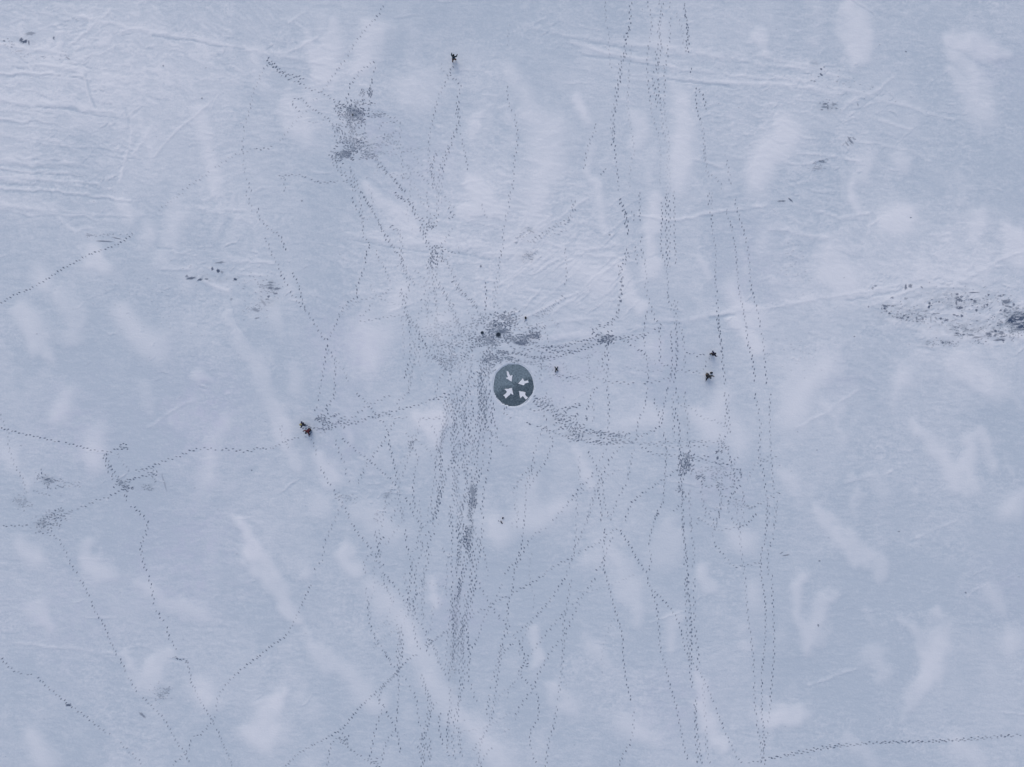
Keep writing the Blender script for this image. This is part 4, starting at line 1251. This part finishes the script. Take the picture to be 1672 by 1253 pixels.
def person(px, py, face, lab, jacket, trousers, hat, pose='stand', arms=None, stride=.12, pack=None, hs=1.0):
    """face: heading in degrees, 0 = towards the top of the picture, clockwise. The figure's front is local +Y."""
    t = empty('person', px, py, gz(px, py)-.02, math.radians(-face))
    tag(t, lab, 'person', 'people standing about on the snow')
    k = .0 if pose == 'stand' else 1.0
    hz = .93 - .42*k                      # hip height
    hy = -.10*k; lean = .05 + .42*k
    chest = (0, hy+lean*.75, hz+.40-.08*k); neck = (0, hy+lean*1.05, hz+.55-.14*k); head = (0, neck[1]+.05, neck[2]+.17)
    A = arms or ((.32, .12, -.30), (-.32, .12, -.30))
    leg = []
    for sx, st in ((1, stride), (-1, -stride)):
        knee = (sx*.13, hy+st*.5+.06+.36*k, .49-.06*k); ank = (sx*.13, st-.02*k, .09); toe = (sx*.15, st+.16, .05)
        leg.append((knee, ank, toe))
    arm = []
    for sx, a in zip((1, -1), A):
        sh = (sx*.19, chest[1]+.03, chest[2]+.08); wr = (sh[0]+a[0], sh[1]+a[1], sh[2]+a[2])
        d = Vector(a); L = d.length; el = (Vector(sh)+Vector(wr))/2 + Vector((sx*.05, -.05, -.05))
        arm.append((sh, tuple(el), wr, Vector(wr)-el))
    P = [(0, hy, hz, .13, .11), (0, hy+lean*.35, hz+.2, .12, .10), chest+(.14, .10), neck+(.055,), head[:2]+(head[2]-.06, .075), head+(.095,), head[:2]+(head[2]+.08, .06)]
    E = [(0,1),(1,2),(2,3),(3,4),(4,5),(5,6)]
    for kn, an, to in leg:
        i = len(P); P += [(kn[0]*.9, hy*.9, hz-.06, .09), kn+(.062,), an+(.045,), to+(.035,)]; E += [(0,i),(i,i+1),(i+1,i+2),(i+2,i+3)]
    hands = []
    for (sh, el, wr, d), sx in zip(arm, (1, -1)):
        d.normalize(); i = len(P); palm = Vector(wr)+d*.05; kn = Vector(wr)+d*.09
        P += [sh+(.06,), el+(.045,), wr+(.030,), tuple(palm)+(.036, .018)]; E += [(2,i),(i,i+1),(i+1,i+2),(i+2,i+3)]
        side = d.cross(Vector((0,0,1))); side = side.normalized() if side.length > .1 else Vector((1,0,0))
        up = side.cross(d).normalized(); hands.append((palm, d, side, up))
        for q, ln in enumerate((.062, .075, .072, .055)):
            b = palm+d*.04+side*((q-1.5)*.022); m = b+d*ln*.5-up*.008; e = b+d*ln*.85-up*.03
            j = len(P); P += [tuple(b)+(.010,), tuple(m)+(.009,), tuple(e)+(.007,)]; E += [(i+3,j),(j,j+1),(j+1,j+2)]
        b = palm-side*.035*sx; m = b-side*.025*sx+d*.02; e = m+d*.028
        j = len(P); P += [tuple(b)+(.011,), tuple(m)+(.010,), tuple(e)+(.008,)]; E += [(i+3,j),(j,j+1),(j+1,j+2)]
    body = skin('body', P, E, SKIN_M, t)
    # clothes
    J = [(0, hy-.0, hz-.03, .22, .19), (0, hy+lean*.35, hz+.2, .22, .18), chest+(.25, .19), (neck[0], neck[1]-.01, neck[2]-.02, .095)]; EJ = [(0,1),(1,2),(2,3)]
    for sh, el, wr, d in arm:
        i = len(J); J += [sh+(.125,), el+(.105,), tuple(Vector(wr)+d*.02)+(.075,)]; EJ += [(2,i),(i,i+1),(i+1,i+2)]
    jo = skin('jacket', J, EJ, jacket, t)
    T = [(0, hy, hz+.0, .165, .14)]; ET = []
    for kn, an, to in leg:
        i = len(T); T += [(kn[0]*.95, hy*.9, hz-.10, .14), kn+(.115,), (an[0], an[1], an[2]+.05, .095)]; ET += [(0,i),(i,i+1),(i+1,i+2)]
    skin('trousers', T, ET, trousers, t)
    for kn, an, to in leg:
        skin('boot', [(an[0], an[1]-.04, .07, .06), (an[0], an[1], .17, .062), (to[0]*.97, to[1]-.06, .065, .055), (to[0], to[1]+.02, .05, .045)], [(1,0),(0,2),(2,3)], BOOT, t, root=0)
    for palm, d, side, up in hands:
        gpts = [tuple(palm-d*.06)+(.05,.045), tuple(palm+d*.03)+(.056,.04)]; ge = [(0,1)]
        for q, ln in enumerate((.062, .075, .072, .055)):
            b = palm+d*.045+side*((q-1.5)*.024); e = b+d*ln*.85-up*.03; j = len(gpts)
            gpts += [tuple(b)+(.014,), tuple(e)+(.012,)]; ge += [(1,j),(j,j+1)]
        b = palm-side*.05; e = b+d*.045-side*.015; j = len(gpts); gpts += [tuple(b)+(.016,), tuple(e)+(.013,)]; ge += [(0,j),(j,j+1)]
        skin('glove', gpts, ge, GLOVE, t)
    h = ball('hat', (head[0], head[1]-.012, head[2]+.02), .140*hs, hat, t, zmin=-.05, squash=(1, 1.1, 1.05))
    ball('nose', (head[0], head[1]+.098, head[2]-.02), .018, SKIN_M, body)
    for sx in (1, -1):
        ball('eye', (head[0]+sx*.035, head[1]+.088, head[2]+.005), .012, WATER, body)
        ball('ear', (head[0]+sx*.096, head[1], head[2]-.01), .022, SKIN_M, body, squash=(.5, 1, 1.3))
    if pack:
        ball('rucksack', (0, chest[1]-.20, chest[2]-.07), .19, pack, t, squash=(.85, .62, 1.2))
    return t
DKT = cloth('dark_teal_cloth', (.006, .03, .045)); RUST = cloth('rust_red_cloth', (.07, .014, .010)); NAVY = cloth('navy_cloth', (.008, .010, .045))
BLK = cloth('black_cloth', (.005, .007, .013)); WINE = cloth('wine_red_cloth', (.07, .006, .014)); YEL = cloth('pale_yellow_knit', (.30, .26, .11)); BRN = cloth('dark_brown_cloth', (.022, .012, .010))
PALE = cloth('pale_blue_cloth', (.42, .58, .62)); GREY = cloth('grey_cloth', (.03, .038, .05))
person(741.5, 100, 20, 'person in dark teal jacket and rust red trousers alone near the top', DKT, RUST, BLK, arms=((.16,.34,-.10),(-.18,.30,-.16)), stride=.20)
person(497.5, 692.5, 265, 'person with pale yellow hat and navy clothes on the left', NAVY, BLK, YEL, arms=((.16,.10,-.40),(-.20,.20,-.30)), hs=1.15)
person(506.0, 702.0, 215, 'person in wine red jacket beside the yellow-hatted one', WINE, BLK, BLK, pose='crouch', arms=((.30,.22,-.26),(-.26,.30,-.26)), stride=.06)
person(1161.5, 579.0, 60, 'person in navy jacket and dark brown trousers on the right', NAVY, BRN, BLK, arms=((.24,.14,-.24),(-.20,.10,-.36)), stride=.16, pack=BLK)
person(1154.0, 612.5, 150, 'person all in black working bent over beside a bag', BLK, BLK, GREY, pose='crouch', arms=((.36,.20,-.24),(-.34,.24,-.2)), stride=.22)

def bag(px, py, rz, L, Wd, Ht, mat, name, lab, cat, group=None):
    t = empty(name, px, py, gz(px, py), math.radians(rz)); tag(t, lab, cat, group)
    bm = bmesh.new(); bmesh.ops.create_cube(bm, size=1)
    bmesh.ops.subdivide_edges(bm, edges=bm.edges[:], cuts=3, use_grid_fill=True)
    for v in bm.verts:
        f = 1-.25*abs(v.co.z*2)**2; g = 1-.18*abs(v.co.x*2)**3
        v.co = Vector((v.co.x*L*f, v.co.y*Wd*f*g, (v.co.z+.48)*Ht*g))+Vector((R.uniform(-.008,.008), R.uniform(-.008,.008), R.uniform(-.008,.008)))
    me = bpy.data.meshes.new('bag_body'); bm.to_mesh(me); bm.free()
    for p in me.polygons: p.use_smooth = True
    o = link('bag_body', me, mat, t); s = o.modifiers.new('s', 'SUBSURF'); s.levels = s.render_levels = 1
    for sy in (1, -1):
        pts = [(-L*.22, sy*Wd*.25, Ht*.86, .014), (-L*.14, sy*Wd*.12, Ht*1.12, .012), (L*.14, sy*Wd*.12, Ht*1.12, .012), (L*.22, sy*Wd*.25, Ht*.86, .014)]
        skin('strap', pts, [(0,1),(1,2),(2,3)], GREY, t)
    return t
bag(1161.4, 609.0, 20, .36, .26, .28, BLK, 'bag', 'small black bag just right of the person in black', 'bag')
bag(858.2, 519.3, 100, .36, .24, .30, BLK, 'bag', 'small black bag standing alone above the camp', 'bag')
bag(821.0, 846.2, 80, .28, .18, .18, NAVY, 'bag', 'small dark bag alone, upper of the dark items below the ice disc', 'bag')
bag(818.9, 853.0, -55, .46, .15, .14, NAVY, 'bag', 'long narrow dark bag, lower of the dark items below the ice disc', 'bag')
# spread-legged stand to the right of the disc
t = empty('tripod', 908.2, 603.2, None, 0); tag(t, 'small black stand with spread legs just right of the ice disc', 'stand')
for a, L in ((120, .40), (58, .42), (318, .38), (248, .42)):
    a = math.radians(a); c, s_ = math.cos(a), math.sin(a)
    skin('leg', [(c*.04, s_*.04, .42, .045), (c*L*.55, s_*L*.55, .2, .060), (c*L, s_*L, .02, .050)], [(0,1),(1,2)], BLK, t)
skin('head', [(0,0,.36,.17), (0,0,.47,.19), (0,0,.58,.12)], [(0,1),(1,2)], BLK, t)
skin('handle', [(0,-.05,.5,.02), (-.05,-.24,.46,.018)], [(0,1)], BLK, t)

# every skinned piece becomes plain mesh
bpy.context.view_layer.update()
for o in list(bpy.data.objects):
    if o.type == 'MESH' and o.modifiers: bake(o)
